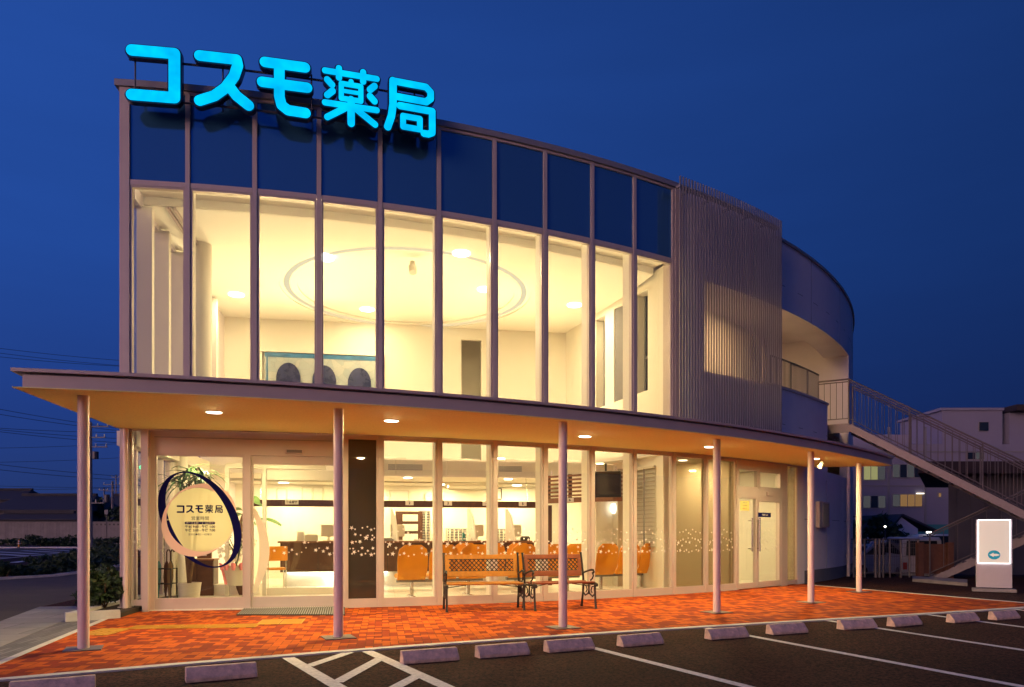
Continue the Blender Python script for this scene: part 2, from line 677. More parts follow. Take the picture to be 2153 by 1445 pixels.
M['glass'] = glassy('clear_glass')
M['spandrel'] = mat('spandrel_glass', (.07, .245, .48), .06, .6)
M['film'] = glassy('bronze_film_glass', (.76, .71, .60), film=(.40, .34, .27), film_fac=.2)
M['darkfilm'] = glassy('dark_film_glass', (.2, .18, .15), film=(.13, .105, .085), film_fac=.78)
M['frost'] = glassy('frosted_disc', (.80, .78, .66), film=(.90, .89, .52), film_fac=.80)
M['navy'] = mat('navy_vinyl', (.006, .006, .075), .85, spec=.05)
M['pink'] = mat('pink_vinyl', (.86, .63, .52), .5)
M['cream'] = mat('cream_vinyl', (.85, .80, .60), .5)
M['star'] = mat('white_vinyl', (.85, .80, .76), .5)
M['sign_face'] = glow('cyan_lit_acrylic', (.0, .53, 1.0), 1.1)
nt_s = M['sign_face'].node_tree
n_tc, n_no, n_mr = (nt_s.nodes.new(q) for q in ('ShaderNodeTexCoord', 'ShaderNodeTexNoise', 'ShaderNodeMapRange'))
n_no.inputs['Scale'].default_value = 3.5
for i_, v_ in ((1, .3), (2, .7), (3, .92), (4, 1.42)):
    n_mr.inputs[i_].default_value = v_
nt_s.links.new(n_tc.outputs['Object'], n_no.inputs['Vector'])
nt_s.links.new(n_no.outputs['Fac'], n_mr.inputs[0])
nt_s.links.new(n_mr.outputs[0], nt_s.nodes['Emission'].inputs[1])
M['sign_rim'] = mat('sign_return_black', (.012, .016, .05), .3, coat=.3)
M['steel'] = mat('dark_steel', (.10, .10, .12), .5, .4)
M['galv'] = mat('galvanised_steel', (.19, .165, .165), .5, .5, noise=(7, .15))
M['slat'] = mat('screen_aluminium', (.30, .28, .29), .5, .1)
M['lens'] = glow('lamp_lens', (1.0, .93, .78), 9)
M['lens_soft'] = glow('lamp_lens_soft', (1.0, .90, .70), 3)
M['iron'] = mat('cast_iron', (.035, .032, .030), .5, .3, noise=(20, .2))
M['teak'] = mat('oiled_teak', (.48, .21, .03), .45, noise=(14, .2))
M['teak_red'] = mat('stained_timber', (.24, .072, .03), .45, noise=(14, .2))
M['orange'] = mat('orange_vinyl', (.72, .26, .012), .42, noise=(3, .06), bump=.08)
M['orange2'] = mat('yellow_orange_vinyl', (.80, .36, .03), .45)
M['chrome'] = mat('chrome', (.6, .58, .55), .2, .9)
M['walnut'] = mat('walnut_board', (.085, .036, .020), .42, noise=(9, .25))
M['walnut_mid'] = mat('walnut_slat', (.20, .085, .040), .45, noise=(9, .2))
M['black'] = mat('black_plastic', (.02, .02, .02), .35)
M['tv'] = mat('tv_screen', (.035, .032, .030), .12, spec=.7)
M['ivory'] = mat('ivory_plastic', (.70, .66, .55), .5)
M['paper'] = mat('paper', (.84, .82, .76), .7)
M['grey'] = mat('mid_grey', (.25, .25, .26), .6)
M['leaf'] = mat('shrub_leaf', (.035, .065, .022), .6, noise=(5, .5))
M['leaf_bright'] = mat('house_plant_leaf', (.05, .14, .035), .5, noise=(6, .3))
M['leaf_light'] = mat('rubber_plant_leaf', (.16, .36, .07), .4, noise=(6, .2))
M['bark'] = mat('bark', (.16, .09, .045), .85, noise=(12, .3))
M['soil'] = mat('soil', (.05, .035, .025), .95)
M['petal'] = mat('white_petal', (.85, .80, .68), .6)
M['ribbon'] = mat('pink_ribbon', (.85, .28, .30), .5)
M['rubber'] = mat('mat_rubber', (.04, .034, .028), .9)
M['blockwall'] = brick_mat('block_wall', [(.22, .20, .20), (.25, .23, .22)], .4, .2, .01, (.12, .11, .11))
M['hosp'] = mat('hospital_render', (.27, .26, .34), .8, noise=(.4, .08))
M['teal'] = mat('teal_band', (.05, .25, .26), .8)
M['darkglass'] = mat('dark_window_glass', (.02, .03, .04), .08, spec=.8)
M['shedwall'] = mat('shed_cladding', (.085, .080, .088), .7, noise=(2, .15))
M['darkroof'] = mat('dark_roofing', (.035, .025, .028), .8, noise=(3, .2))
M['tile'] = mat('roof_tile', (.045, .045, .055), .8, noise=(3, .2))
M['timber'] = mat('brown_timber', (.14, .06, .035), .7, noise=(8, .25))
M['carwhite'] = mat('white_car_paint', (.62, .62, .64), .25, coat=.6)
M['carred'] = mat('tail_lamp_red', (.45, .03, .02), .3)
M['signbox'] = mat('sign_cabinet', (.52, .47, .50), .5, noise=(3, .06))
M['signpanel'] = mat('sign_panel_lit', (.72, .69, .60), .6, emit=(.86, .80, .66), estr=.34)
M['edge_led'] = glow('edge_light', (1.0, .97, 1.0), 4.5)
M['teal_mark'] = mat('teal_mark', (.0, .30, .42), .6, emit=(0, .30, .45), estr=.3)

WARM = (1.0, .755, .385)
AMBER = (1.0, .62, .26)
# ================================================================== ground, paving, road
def lag(xs, ys):
    def f(x):
        r = 0
        for i in range(len(xs)):
            t = ys[i]
            for j in range(len(xs)):
                if j != i:
                    t *= (x - xs[j]) / (xs[i] - xs[j])
            r += t
        return r
    return f


KERB = lag([-4.44, -1.82, 2.045, 8.80], [6.39, 7.94, 9.785, 12.66])
kx = [-4.70 + i * (9.50 + 4.70) / 36 for i in range(37)]
kerb_line = [V(x, KERB(x), 0) for x in kx]


def kerb_off(d):
    out = []
    for i, p in enumerate(kerb_line):
        t = (kerb_line[min(i + 1, 36)] - kerb_line[max(i - 1, 0)]).normalized()
        out.append(p + V(t.y, -t.x, 0) * d)
    return out


b = MB()                                                   # one sheet to the horizon; the lot beyond the fence lies lower
gx = [-2500, -400, -60, -20, 0, 6, 7.5, 9, 30, 60, 120, 400, 2500]
gy = [-400, -20, 0, 10, 20.6, 22.0, 24.5, 30, 60, 130, 400, 2500]
for yy in gy:
    for xx in gx:
        low = (-.62 if (xx >= 9 and xx <= 120 and yy >= 24.5 and yy <= 130) else 0)
        b.v.append(V(xx, yy, -.012 + low))
nx = len(gx)
b.f = [(j * nx + i, j * nx + i + 1, (j + 1) * nx + i + 1, (j + 1) * nx + i) for j in range(len(gy) - 1) for i in range(nx - 1)]
struct(b.build('ground', M['asphalt']))

pav = list(kerb_line) + [V(7.38, 17.94, 0)] + [P(onarc(1690) + (A_LEFT - onarc(1690)) * i / 20, -.4) for i in range(21)] + [L(0, 0)]
struct(MB().prism(pav, -.06, 0.0).build('brick_paving', M['brick']))
b = MB()
ko = kerb_off(.12)
for i in range(36):
    p, q, r, s_ = kerb_line[i], kerb_line[i + 1], ko[i + 1], ko[i]
    b.prism([s_, r, q, p], -.05, .004)
struct(b.build('kerb', M['kerb']))
b = MB()
b.beam(V(9.5, 12.97, -.02), V(7.36, 18.02, -.02), .09, .05)
b.beam(V(-4.70, 6.18, -.02), V(-6.26, 11.85, -.02), .08, .05)
struct(b.build('paving_edge', M['kerb']))

# parking bay lines (flat paint on the asphalt)


def paint(pts, w, name='parking_line', z=-.008):
    bb = MB()
    pts = [Vector((p.x, p.y, z)) for p in pts]
    for i in range(len(pts) - 1):
        d = (pts[i + 1] - pts[i]).normalized()
        n = V(-d.y, d.x, 0) * w / 2
        bb.quad(pts[i] + n, pts[i] - n, pts[i + 1] - n, pts[i + 1] + n)
    return struct(bb.build(name, M['paint']))


def stall(p0, p1, w=.105):
    a, c = gp(*p0), gp(*p1)
    return paint([a, c + (c - a) * 1.4], w)


stall((1176, 1343), (1500, 1424))
stall((1478, 1317.5), (2153, 1442))
stall((1728, 1302), (2153, 1365.5))
stall((1940, 1290), (2153, 1317.5))
stall((2120, 1278.5), (2153, 1282.5))
l1a, l1b = gp(606, 1381), gp(716, 1445)
l2a, l2b = gp(772, 1367.5), gp(944, 1445)
hb = MB()


def flat(bb, p, q, w, z):
    p, q = V(p.x, p.y, z), V(q.x, q.y, z)
    d = (q - p).normalized()
    n = V(-d.y, d.x, 0) * w / 2
    bb.quad(p + n, p - n, q - n, q + n)


flat(hb, l1a, l1b + (l1b - l1a) * 1.5, .125, -.008)
flat(hb, l2a, l2b + (l2b - l2a) * 1.5, .125, -.0074)
for (pa, pb_, k) in (((648, 1399), (735, 1370), 0), ((708, 1433), (800, 1383), 1), ((800, 1460), (882, 1417), 2), ((880, 1500), (985, 1452), 3)):
    flat(hb, gp(*pa), gp(*pb_), .115, -.0066 + .0006 * k)
struct(hb.build('hatched_bay_marking', M['paint']))

# tactile paving strip
b = MB()
path = [gp(190, 1337), gp(247, 1322), gp(545, 1316)]
tz = .006


def tact(p, q, w):
    d = (q - p).normalized()
    n = V(-d.y, d.x, 0)
    m = max(int((q - p).length / .3), 1)
    for i in range(m):
        c0, c1 = p + (q - p) * (i / m), p + (q - p) * ((i + .97) / m)
        b.add([V(*(c0 + n * w / 2).xy, tz), V(*(c0 - n * w / 2).xy, tz), V(*(c1 - n * w / 2).xy, tz), V(*(c1 + n * w / 2).xy, tz)], [(0, 1, 2, 3)])
        for k in range(4):
            o = n * w * (-.36 + .24 * k)
            b.beam(V(*(c0 + o + d * .02).xy, tz + .003), V(*(c1 + o - d * .02).xy, tz + .003), .03, .006)


tact(path[0], path[1], .4)
tact(path[1] + V(.12, .1, 0), path[2], .4)
tact(gp(545, 1309), gp(640, 1307), .62)
struct(b.build('tactile_paving', M['yellow']))

# pavement slabs and setts on the left, driveway, road
struct(MB().prism([gp(0, 1404) + V(-.1, -.02, 0) + V(.42, -1.5, 0), L(-.07, 0) + V(0, 0, 0), L(-.62, 0), gp(0, 1367) + V(.35, -1.4, 0)], -.06, -.008).build('sett_path', M['setts']))
struct(MB().prism([gp(0, 1367) + V(.35, -1.4, 0), L(-.62, 0), L(-.62, 1.2), L(-1.75, 1.2), gp(0, 1329) + V(.3, -1.8, 0)], -.06, -.004).build('pavement', M['slab']))
struct(MB().prism([gp(0, 1329) + V(.3, -1.8, 0), L(-1.75, 1.2), L(-1.9, 14), V(-16, 29, 0), V(-40, 24, 0), V(-30, 5, 0), V(-10, -4, 0)], -.07, -.009).build('driveway', M['road']))
struct(MB().prism([V(-130, 33, 0), V(-4, 44, 0), V(-4, 66, 0), V(-130, 64, 0)], -.07, -.0075).build('road', M['road']))
b = MB()
for (x0, y0, x1, y1, w) in ((-40, 1158.5, 77, 1164.7, .55), (-40, 1163, 56, 1168.7, .55), (-40, 1173.5, 16, 1171.5, .5), (47, 1157.8, 124, 1161.6, .5), (80, 1155.3, 162, 1158.5, .5), (105, 1152, 166, 1154.7, .5), (188, 1152.5, 236, 1151, .5), (7, 1154.7, 26, 1153.5, .6), (65, 1151.6, 80, 1150.7, .6), (25, 1183, 58, 1179, .4)):
    flat(b, gp(x0, y0), gp(x1, y1), w, -.0035)
flat(b, gp(-60, 1181), gp(162, 1159), .22, -.003)
flat(b, gp(162, 1159), gp(275, 1146.5), .22, -.003)
struct(b.build('road_marking', M['paint']))
struct(MB().box(V(-35, 66.6, 0), (70, 1.0, .2), rad(1)).build('far_kerb', M['kerb']))

# ================================================================== the pharmacy building
BLD = empty('pharmacy_building', (0, 17, 0), 0, 'white two storey pharmacy with tall curved glass front glowing yellow at dusk', 'building')
MPX = [264, 396, 536, 670.6, 799, 922, 1038.5, 1144.5, 1243.5, 1332, 1413]
MA = [onarc(x) for x in MPX]
A0c, A1c = onarc(255), onarc(1428)
A_JAMB = onarc(1784)
A_END = rad(104)
Z_TR, Z_TOP = 6.85, 8.36


def win(name, parent, a0, a1, z0, z1, glass, frame=M['alu'], fw=.035, o0=-.055, o1=.03, off=-.012, bottom=None, inner=True, label=None):
    """framed pane on the arc: frame = the part's mesh, pane = sub-part"""
    f = MB()
    da = fw / RAD
    zb = bottom if bottom else fw
    f.arcbox(o0, o1, a0, a1, z0, z0 + zb, 3)
    f.arcbox(o0, o1, a0, a1, z1 - fw, z1, 3)
    f.arcbox(o0, o1 - .002, a0, a0 + da, z0 + zb, z1 - fw, 1)
    f.arcbox(o0, o1 - .002, a1 - da, a1, z0 + zb, z1 - fw, 1)
    w = f.build(name, frame, parent, label=label)
    MB().arcbox(off - .004, off + .004, a0 + da, a1 - da, z0 + zb, z1 - fw, 4).build('pane', glass, w)
    return w


# mullions: outer cap + white inner fin
for i, a in enumerate(MA):
    wd = (.15 if i == 0 else .070)
    h = wd / 2 / RAD
    m_ = MB().arcbox(-.07, .05, a - h, a + h, 2.925, 8.405, 1).build('mullion', M['alu'], BLD)
    if 0 < i < 10:
        MB().arcbox(-.29, -.071, a - .04 / RAD, a + .04 / RAD, 2.96 if i < 4 else .02, 6.92, 1).build('mullion_fin', M['white'], m_)
for i in range(10):
    ha = (.0775 if i == 0 else .041) / RAD
    a0, a1 = MA[i] + ha, MA[i + 1] - .041 / RAD
    win('window', BLD, a0, a1, 2.925, Z_TR, M['glass'], fw=.03)
    MB().arcbox(-.06, .04, a0, a1, Z_TR, Z_TR + .085, 3).build('transom', M['alu'], BLD)
    MB().arcbox(-.02, .015, a0, a1, Z_TR + .085, Z_TOP, 4).build('spandrel_panel', M['spandrel'], BLD)
# end post, top rail, coping
MB().arcbox(-.3, .06, MA[10] + .041 / RAD, A1c + .02 / RAD, 2.925, 8.405, 2).build('end_post', M['alu'], BLD)
MB().arcbox(-.055, .045, MA[0] + .08 / RAD, MA[10] - .03 / RAD, Z_TOP, 8.404, 24).build('top_rail', M['alu'], BLD)
MB().arcbox(-.35, .085, A0c - .075 / RAD, A1c + .05 / RAD, 8.41, 8.51, 30).build('coping', M['alu_dark'], BLD)
# drum wall of the right half
w_ = MB()
w_.arcbox(-.25, 0, A1c + .03 / RAD, A_JAMB - rad(7.6), 2.925, 4.74, 16)
w_.arcbox(-.70, 0, A1c + .03 / RAD, A_JAMB, 6.68, 8.19, 20)
w_.arcbox(-.25, -.001, A1c + .03 / RAD, A_JAMB, 8.191, 8.30, 20)
w_.arcbox(-.24, -.004, A1c + .03 / RAD, onarc(1632), 8.30, 8.47, 8)
w_.arcbox(-.25, -.003, A1c + .03 / RAD, onarc(1482), 4.74, 6.68, 4)
w_.arcbox(-.25, 0, A_JAMB, A_END, 2.925, 8.30, 18)
w_.arcbox(-.25, -.002, onarc(1690), A_END, .32, 2.925, 24)
DR = w_.build('drum_wall', M['wall'], BLD)
jn = MB()
for zj in (3.9, 7.25):
    jn.arcbox(-.01, .002, onarc(1600), A_END, zj, zj + .012, 24)
for k in range(5):
    aj = A_JAMB - rad(11) + k * rad(7)
    jn.arcbox(-.01, .002, aj, aj + .012 / RAD, 6.70, 8.28, 1)
jn.arcbox(-.01, .0025, onarc(1690), A_END, 1.62, 1.632, 16)
jn.arcbox(-.01, .0025, onarc(1738), onarc(1738) + .012 / RAD, .33, 2.7, 1)
jn.build('panel_joints', M['plinth'], DR)
MB().arcbox(-.24, -.01, onarc(1690), A_END, -.03, .32, 20).build('plinth', M['plinth'], BLD)
MB().arcbox(-.3, .05, onarc(1633), A_END, 8.30, 8.36, 24).build('roof_edge', M['alu_dark'], BLD)
MB().arcbox(-.27, .035, onarc(1600), A_JAMB - rad(7.6), 4.74, 4.80, 10).build('parapet_cap', M['alu'], BLD)
# balcony behind the opening
bal = MB()
bal.arcbox(-2.4, -.25, onarc(1482), A_JAMB, 4.15, 4.35, 14)
bal.build('balcony_floor', M['plinth'], BLD)
MB().arcbox(-2.55, -2.4, onarc(1482), A_JAMB, 4.35, 7.4, 14).build('balcony_inner_wall', M['white'], BLD)
MB().arcbox(-2.4, -.702, onarc(1482), A_JAMB, 7.30, 7.4, 14).build('balcony_ceiling', M['wall'], BLD)
MB().arcbox(-2.4, -.2505, A_JAMB, A_JAMB + rad(1.2), 4.35, 7.4, 1).build('balcony_pier', M['wall'], BLD)
MB().arcbox(-2.4, -.255, onarc(1482) - rad(1), onarc(1482), 4.35, 6.68, 1).build('balcony_end_wall', M['plinth'], BLD)
dnp = MB().tube([P(A_JAMB - rad(3.4), -2.25, 7.2), P(A_JAMB - rad(3.4), -2.25, 5.9), P(A_JAMB - rad(2.9), -2.25, 5.75), P(A_JAMB - rad(2.9), -2.25, 4.36)], .05, 8)
dnp.build('balcony_downpipe', M['wall'], BLD)
# balcony railing
br = MB()
a0, a1 = onarc(1630), A_JAMB - rad(8.6)
n = 42
br.tube([P(a0 + (a1 - a0) * i / 24, -.12, 5.52) for i in range(25)], .022, 6)
br.tube([P(a0 + (a1 - a0) * i / 24, -.12, 4.86) for i in range(25)], .014, 6)
for i in range(n + 1):
    a = a0 + (a1 - a0) * i / n
    br.tube([P(a, -.12, 4.80), P(a, -.12, 5.52)], .008 if i % 15 else .02, 5)
br.build('balcony_railing', M['steel'], BLD)
ac = MB().box(P(onarc(1672), -2.1, 4.72), (.8, .32, .6), onarc(1672))
aco = ac.build('air_conditioner', M['ivory'], BLD, bevel=.02)
MB().tube([P(onarc(1672), -1.93, 4.74) + V(.02 * 0, 0, 0), P(onarc(1672), -1.925, 4.74)], .24, 16).build('fan_grille', M['black'], aco)
for px_ in (1500, 1545, 1595, 1640, 1690):
    q = P(onarc(px_), -1.0, 7.29)
    MB().tube([q, q + V(0, 0, -.012)], .09, 14).build('downlight', M['lens'], BLD)
    lamp('AREA', q + V(0, 0, -.02), 26 if px_ < 1660 else 90, AMBER, BLD, .18)

# aluminium slat screen
sl = MB()
sa0, sa1 = onarc(1431, .34), onarc(1643, .34)
NS = 42
for i in range(NS + 1):
    a = sa0 + (sa1 - sa0) * i / NS
    sl.arcbox(.32, .342, a - .0165 / RAD, a + .0165 / RAD, 2.95, 8.50, 1)
SC = sl.build('slat_screen', M['slat'], BLD)
rl = MB()
for zr in (3.3, 8.3):
    rl.arcbox(.20, .308, sa0 + .02 / RAD, sa1 - .05 / RAD, zr, zr + .05, 12)
    for k in range(5):
        a = sa0 + (sa1 - sa0) * (k + .5) / 5.2
        rl.arcbox(.0, .20, a, a + .04 / RAD, zr + .002, zr + .048, 1)
rl.build('screen_rail', M['alu_dark'], SC)

# closing walls and roof
SIDE = 17.0
lw = MB()
lw.beam(L(.06, 5.6, 4.15), L(.06, SIDE, 4.15), .12, 8.3)
lw.beam(L(.06, .12, 7.5), L(.06, 5.6, 7.5), .12, 1.6)
lw.build('side_wall', M['wall'], BLD)
endp = P(A_END, -.1)
MB().beam(L(.1, SIDE, 4.2), V(endp.x, endp.y, 4.2), .2, 8.36).build('rear_wall', M['wall'], BLD)
roof = [P(A_LEFT + (A_END - A_LEFT) * i / 40, -.2) for i in range(41)] + [L(.05, SIDE - .1)]
MB().prism(roof, 8.2, 8.28).build('roof', M['roof'], BLD)

# ------------------------------------------------------------------ interior shell
inner_a = [A_LEFT + (MA[10] - A_LEFT) * i / 24 for i in range(25)]
BKR = at(1190, 20.3)
RW0 = P(onarc(1416), -.30)
shell = [P(a, -.06) for a in [A_LEFT + (onarc(1690) - A_LEFT) * i / 30 for i in range(31)]]
flo = shell + [V(7.0, 22.5, 0), L(9.3, 8.6), L(0, 8.6)]
MB().prism(flo, -.03, .02).build('interior_floor', M['floor'], BLD)
# ceiling with the round recess
import bmesh
CC = V(-2.4, 17.0, 0)
RC = 2.83
ZC = 6.78


def ceil_mesh(outer, z, name, hole_r):
    bm = bmesh.new()
    vo = [bm.verts.new((p.x, p.y, z)) for p in outer]
    vi = [bm.verts.new((CC.x + hole_r * cos(2 * pi * k / 64), CC.y + hole_r * sin(2 * pi * k / 64), z)) for k in range(64)]
    ed = [bm.edges.new((vo[i], vo[(i + 1) % len(vo)])) for i in range(len(vo))] + [bm.edges.new((vi[i], vi[(i + 1) % 64])) for i in range(64)]
    bmesh.ops.triangle_fill(bm, edges=ed, use_beauty=True)
    bmesh.ops.recalc_face_normals(bm, faces=bm.faces)
    bb = MB()
    bm.verts.ensure_lookup_table()
    bm.verts.index_update()
    bb.v = [q.co.copy() for q in bm.verts]
    bb.f = [[q.index for q in f.verts] for f in bm.faces]
    bm.free()
    return bb


co = [P(a, -.58) for a in inner_a] + [BKR + V(.25, .2, 0), L(-.1, 7.25)]
cb = ceil_mesh(co, ZC, 'ceiling', RC)
for k in range(64):                                         # the recess: riser, ledge, lid
    t0, t1 = 2 * pi * k / 64, 2 * pi * (k + 1) / 64

    def rp(r, t, z):
        return V(CC.x + r * cos(t), CC.y + r * sin(t), z)
    cb.quad(rp(RC, t0, ZC), rp(RC, t1, ZC), rp(RC, t1, ZC + .025), rp(RC, t0, ZC + .025))
    cb.quad(rp(RC, t0, ZC + .025), rp(RC, t1, ZC + .025), rp(2.45, t1, ZC + .025), rp(2.45, t0, ZC + .025))
    cb.quad(rp(2.45, t0, ZC + .025), rp(2.45, t1, ZC + .025), rp(2.45, t1, ZC + .06), rp(2.45, t0, ZC + .06))
cb.add([V(CC.x + 2.45 * cos(2 * pi * k / 64), CC.y + 2.45 * sin(2 * pi * k / 64), ZC + .06) for k in range(64)], [list(range(64))])
CE = cb.build('ceiling', M['ceil'], BLD)
be = MB()
be.arcbox(-.60, -.55, MA[0], MA[10], 6.785, 6.925, 24)
be.arcbox(-.60, -.062, MA[0], MA[10], 6.926, 6.96, 24)
be.build('ceiling_edge_beam', M['white'], BLD)
MB().tube([P(MA[0] + (MA[10] - MA[0]) * i / 40, -.12, 6.924) for i in range(41)], .009, 6).build('pocket_light', glow('pocket_tube', (1.0, .80, .48), 14), BLD)
for (px_, py_) in ((497, 619), (684, 542), (772, 650), (970, 532), (1020, 608), (1208, 641)):
    d = FPX * (ZC - EYE) / (HY - py_)
    q = at(px_, d, ZC)
    up = .0
    if (V(q.x, q.y, 0) - CC).length < 2.45:
        up = .06
        q = at(px_, FPX * (ZC + .06 - EYE) / (HY - py_), ZC + .06)
    dl = MB().tube([q + V(0, 0, .03), q + V(0, 0, -.022)], .17, 20).build('downlight', M['lens'], BLD)
    lamp('AREA', q + V(0, 0, -.035), 60, WARM, BLD, .3, name='atrium_light')
for s_u in (.9, 2.4, 4.2, 6.0, 7.6, 8.8):                              # added fill uplights, unseen behind the soffit edge, that brighten the ceiling
    q = L(s_u, 5.5, 3.09)
    MB().box(q, (.9, .12, .05), TEN).build('added_uplight', M['ivory'], BLD)
    ul = lamp('AREA', q + V(0, 0, .05), 82 if s_u < 3 else 54, WARM, BLD, .5, name='added_uplight_lamp', down=False)
    ul.matrix_basis = wmat(BLD).inverted() @ Matrix.Translation(q + V(0, 0, .05)) @ (-EY * .62 + V(0, 0, .78)).to_track_quat('-Z', 'Y').to_matrix().to_4x4()
    ul.data.spread = rad(125)
cov = MB()
for k in range(64):                                         # cove strip lying on the ledge of the round recess
    t0, t1 = 2 * pi * k / 64, 2 * pi * (k + 1) / 64
    cov.add([rp(2.62, t0, ZC + .02), rp(2.62, t1, ZC + .02), rp(2.74, t1, ZC + .02), rp(2.74, t0, ZC + .02)], [(0, 1, 2, 3)])
cov.build('cove_light', glow('cove_strip', (1.0, .86, .55), .95), BLD)
for k in range(6):
    lamp('AREA', rp(2.0, k * pi / 3, ZC - .5), 4, WARM, BLD, 1.6, name='added_recess_fill', down=False)  # added fill lamps without fittings, below the recess, to lift the ceiling brightness
sp = at(867, 14.9, ZC - .02)
MB().tube([sp, sp + V(0, 0, -.1)], .05, 10).tube([sp + V(0, 0, -.10), sp + V(.02, -.05, -.24)], .08, 12).build('ceiling_speaker', M['ivory'], BLD)
# back wall of the atrium (above the counter soffit), with the tall opening
TB = 7.0


def wallseg(bb, p, q, z0, z1, th=.12):
    bb.beam(V(p.x, p.y, (z0 + z1) / 2), V(q.x, q.y, (z0 + z1) / 2), th, z1 - z0)


def s_of(px, t):
    k = (px - CX) / FPX
    p0 = L(0, t)
    return (k * p0.y - p0.x) / (EX.x - k * EX.y)


bw = MB()
s0, s1 = s_of(970, TB), s_of(1012, TB)
wallseg(bw, L(-.1, TB + .06), L(s0, TB + .06), 2.6, 6.9)
wallseg(bw, L(s1, TB + .06), L(9.35, TB + .06), 2.6, 6.9)
wallseg(bw, L(s0, TB + .062), L(s1, TB + .062), 6.48, 6.9)
bw.build('atrium_back_wall', M['white'], BLD)
al = MB()
wallseg(al, L(s0 - .3, TB + 1.4), L(s1 + .6, TB + 1.4), 2.6, 6.9)
al.beam(L(s0 - .3, TB + .8, 2.6), L(s1 + .6, TB + .8, 2.6), 1.2, .1)
wallseg(al, L(s0 - .35, TB + .13), L(s0 - .35, TB + 1.4), 2.6, 6.9)
wallseg(al, L(s1 + .65, TB + .13), L(s1 + .65, TB + 1.4), 2.6, 6.9)
al.beam(L(s0 - .3, TB + .8, 6.85), L(s1 + .6, TB + .8, 6.85), 1.2, .1)
al.build('passage_wall', M['white'], BLD)
# right-hand wall with three deep slit windows
rdir = (BKR - RW0).normalized()
rnrm = V(rdir.y, -rdir.x, 0)


def on_rw(px):
    k = (px - CX) / FPX
    return (k * RW0.y - RW0.x) / (rdir.x - k * rdir.y)


rwl = MB()
LEN = (BKR - RW0).length
cuts = sorted([(on_rw(1362), on_rw(1337)), (on_rw(1311), on_rw(1291)), (on_rw(1272), on_rw(1253))])
prev = 0
TH = .26
for (c0, c1) in cuts:
    p, q = RW0 + rdir * prev + rnrm * TH / 2, RW0 + rdir * c0 + rnrm * TH / 2
    wallseg(rwl, p, q, 0, 6.9, TH)
    p, q = RW0 + rdir * c0 + rnrm * TH / 2, RW0 + rdir * c1 + rnrm * TH / 2
    wallseg(rwl, p, q, 0, 4.4, TH)
    wallseg(rwl, p, q, 6.62, 6.9, TH)
    prev = c1
wallseg(rwl, RW0 + rdir * prev + rnrm * TH / 2, BKR + rdir * .2 + rnrm * TH / 2, 0, 6.9, TH)
RWL = rwl.build('atrium_right_wall', M['white'], BLD)
for (c0, c1) in cuts:
    f = MB()
    pc, pd = RW0 + rdir * c0 + rnrm * (TH - .03), RW0 + rdir * c1 + rnrm * (TH - .03)
    wallseg(f, pc, pc + rdir * .05, 4.4, 6.62, .05)
    wallseg(f, pd - rdir * .05, pd, 4.4, 6.62, .05)
    wallseg(f, pc + rdir * .05, pd - rdir * .05, 5.2, 5.25, .05)
    w = f.build('slit_window', M['alu_dark'], BLD)
    g = MB()
    wallseg(g, pc + rnrm * .01, pd + rnrm * .01, 4.4, 6.62, .01)
    g.build('pane', M['darkglass'], w)
# left glazed wall: white fins and tall blinds-grey panes
fin = MB()
for t in (.45, 1.45, 2.45, 3.45, 4.4, 5.35):
    fin.beam(L(.16, t, 4.85), L(.16, t + .14, 4.85), .24, 3.75)
fin.beam(L(.0, .1, 2.8), L(.0, 5.6, 2.8), .3, .24)
fin.build('window_fin', M['white'], BLD)
for t in (.1, .74, 1.67, 2.62, 3.57, 4.52):
    f = MB().beam(L(.02, t + .02, 4.85), L(.02, t + .06, 4.85), .06, 3.7)
    w = f.build('side_window', M['alu'], BLD)
    MB().beam(L(.02, t + .06, 4.85), L(.02, t + .86 if t > .2 else t + .5, 4.85), .012, 3.7).build('pane', M['glass'], w)
cr_ = MB()
for k in (.52, .62):
    cr_.beam(L(k, .5, 6.74), L(k, 3.1, 6.74), .045, .05)
cr_.build('curtain_rail', M['alu'], BLD)
cp = at(425, 14.1, 0)
MB().tube([V(cp.x, cp.y, 2.95), V(cp.x, cp.y, 6.79)], .175, 28).build('round_column', M['white'], BLD, smooth=True)
# vestibule ceiling / small upper ledge on the left, so the entrance is low
vb = [L(.05, .25), L(2.95, .45), L(2.95, 2.6), L(.05, 2.6)]
MB().prism(vb, 2.90, 3.05).build('vestibule_ceiling', M['ceil'], BLD)
# counter soffit with grilles
so = MB()
so.beam(L(3.1, 6.1, 2.85), L(9.25, 6.1, 2.85), 1.75, .42)
so.build('counter_soffit', M['white'], BLD)
so2 = MB().beam(L(-.05, 6.1, 2.85), L(3.095, 6.1, 2.85), 1.74, .36)
so2.build('reception_soffit', M['white'], BLD)
gr = MB()
for i in range(15):
    z = 2.69 + i * .024
    gr.beam(L(3.15, 5.215, z), L(9.1, 5.215, z), .016, .007)
for s in (3.14, 4.4, 5.65, 6.9, 8.1, 9.1):
    gr.beam(L(s, 5.214, 2.68), L(s, 5.214, 3.04), .018, .03)
G_ = gr.build('ceiling_grille', M['ivory'], BLD)
for px_ in (862, 1072):
    s = s_of(px_, 5.2)
    g2 = MB()
    for i in range(6):
        g2.beam(L(s - .52, 5.203, 2.80 + i * .024), L(s + .3, 5.203, 2.80 + i * .024), .006, .015)
    g2.build('supply_slot', M['grey'], G_)
dc = MB().prism([L(-.05, 7.0), L(9.35, 7.0), L(9.35, 8.6), L(-.05, 8.6)], 2.62, 2.7)
dc.build('dispensary_ceiling', M['ceil'], BLD)
db = MB()
wallseg(db, L(-.1, 8.5), L(9.4, 8.5), 0, 2.62)
db.build('dispensary_back_wall', M['white'], BLD)
lw2 = MB()
wallseg(lw2, L(.0, 2.6), L(.0, 8.5), 0, 2.66)
lw2.build('ground_side_wall', M['white'], BLD)
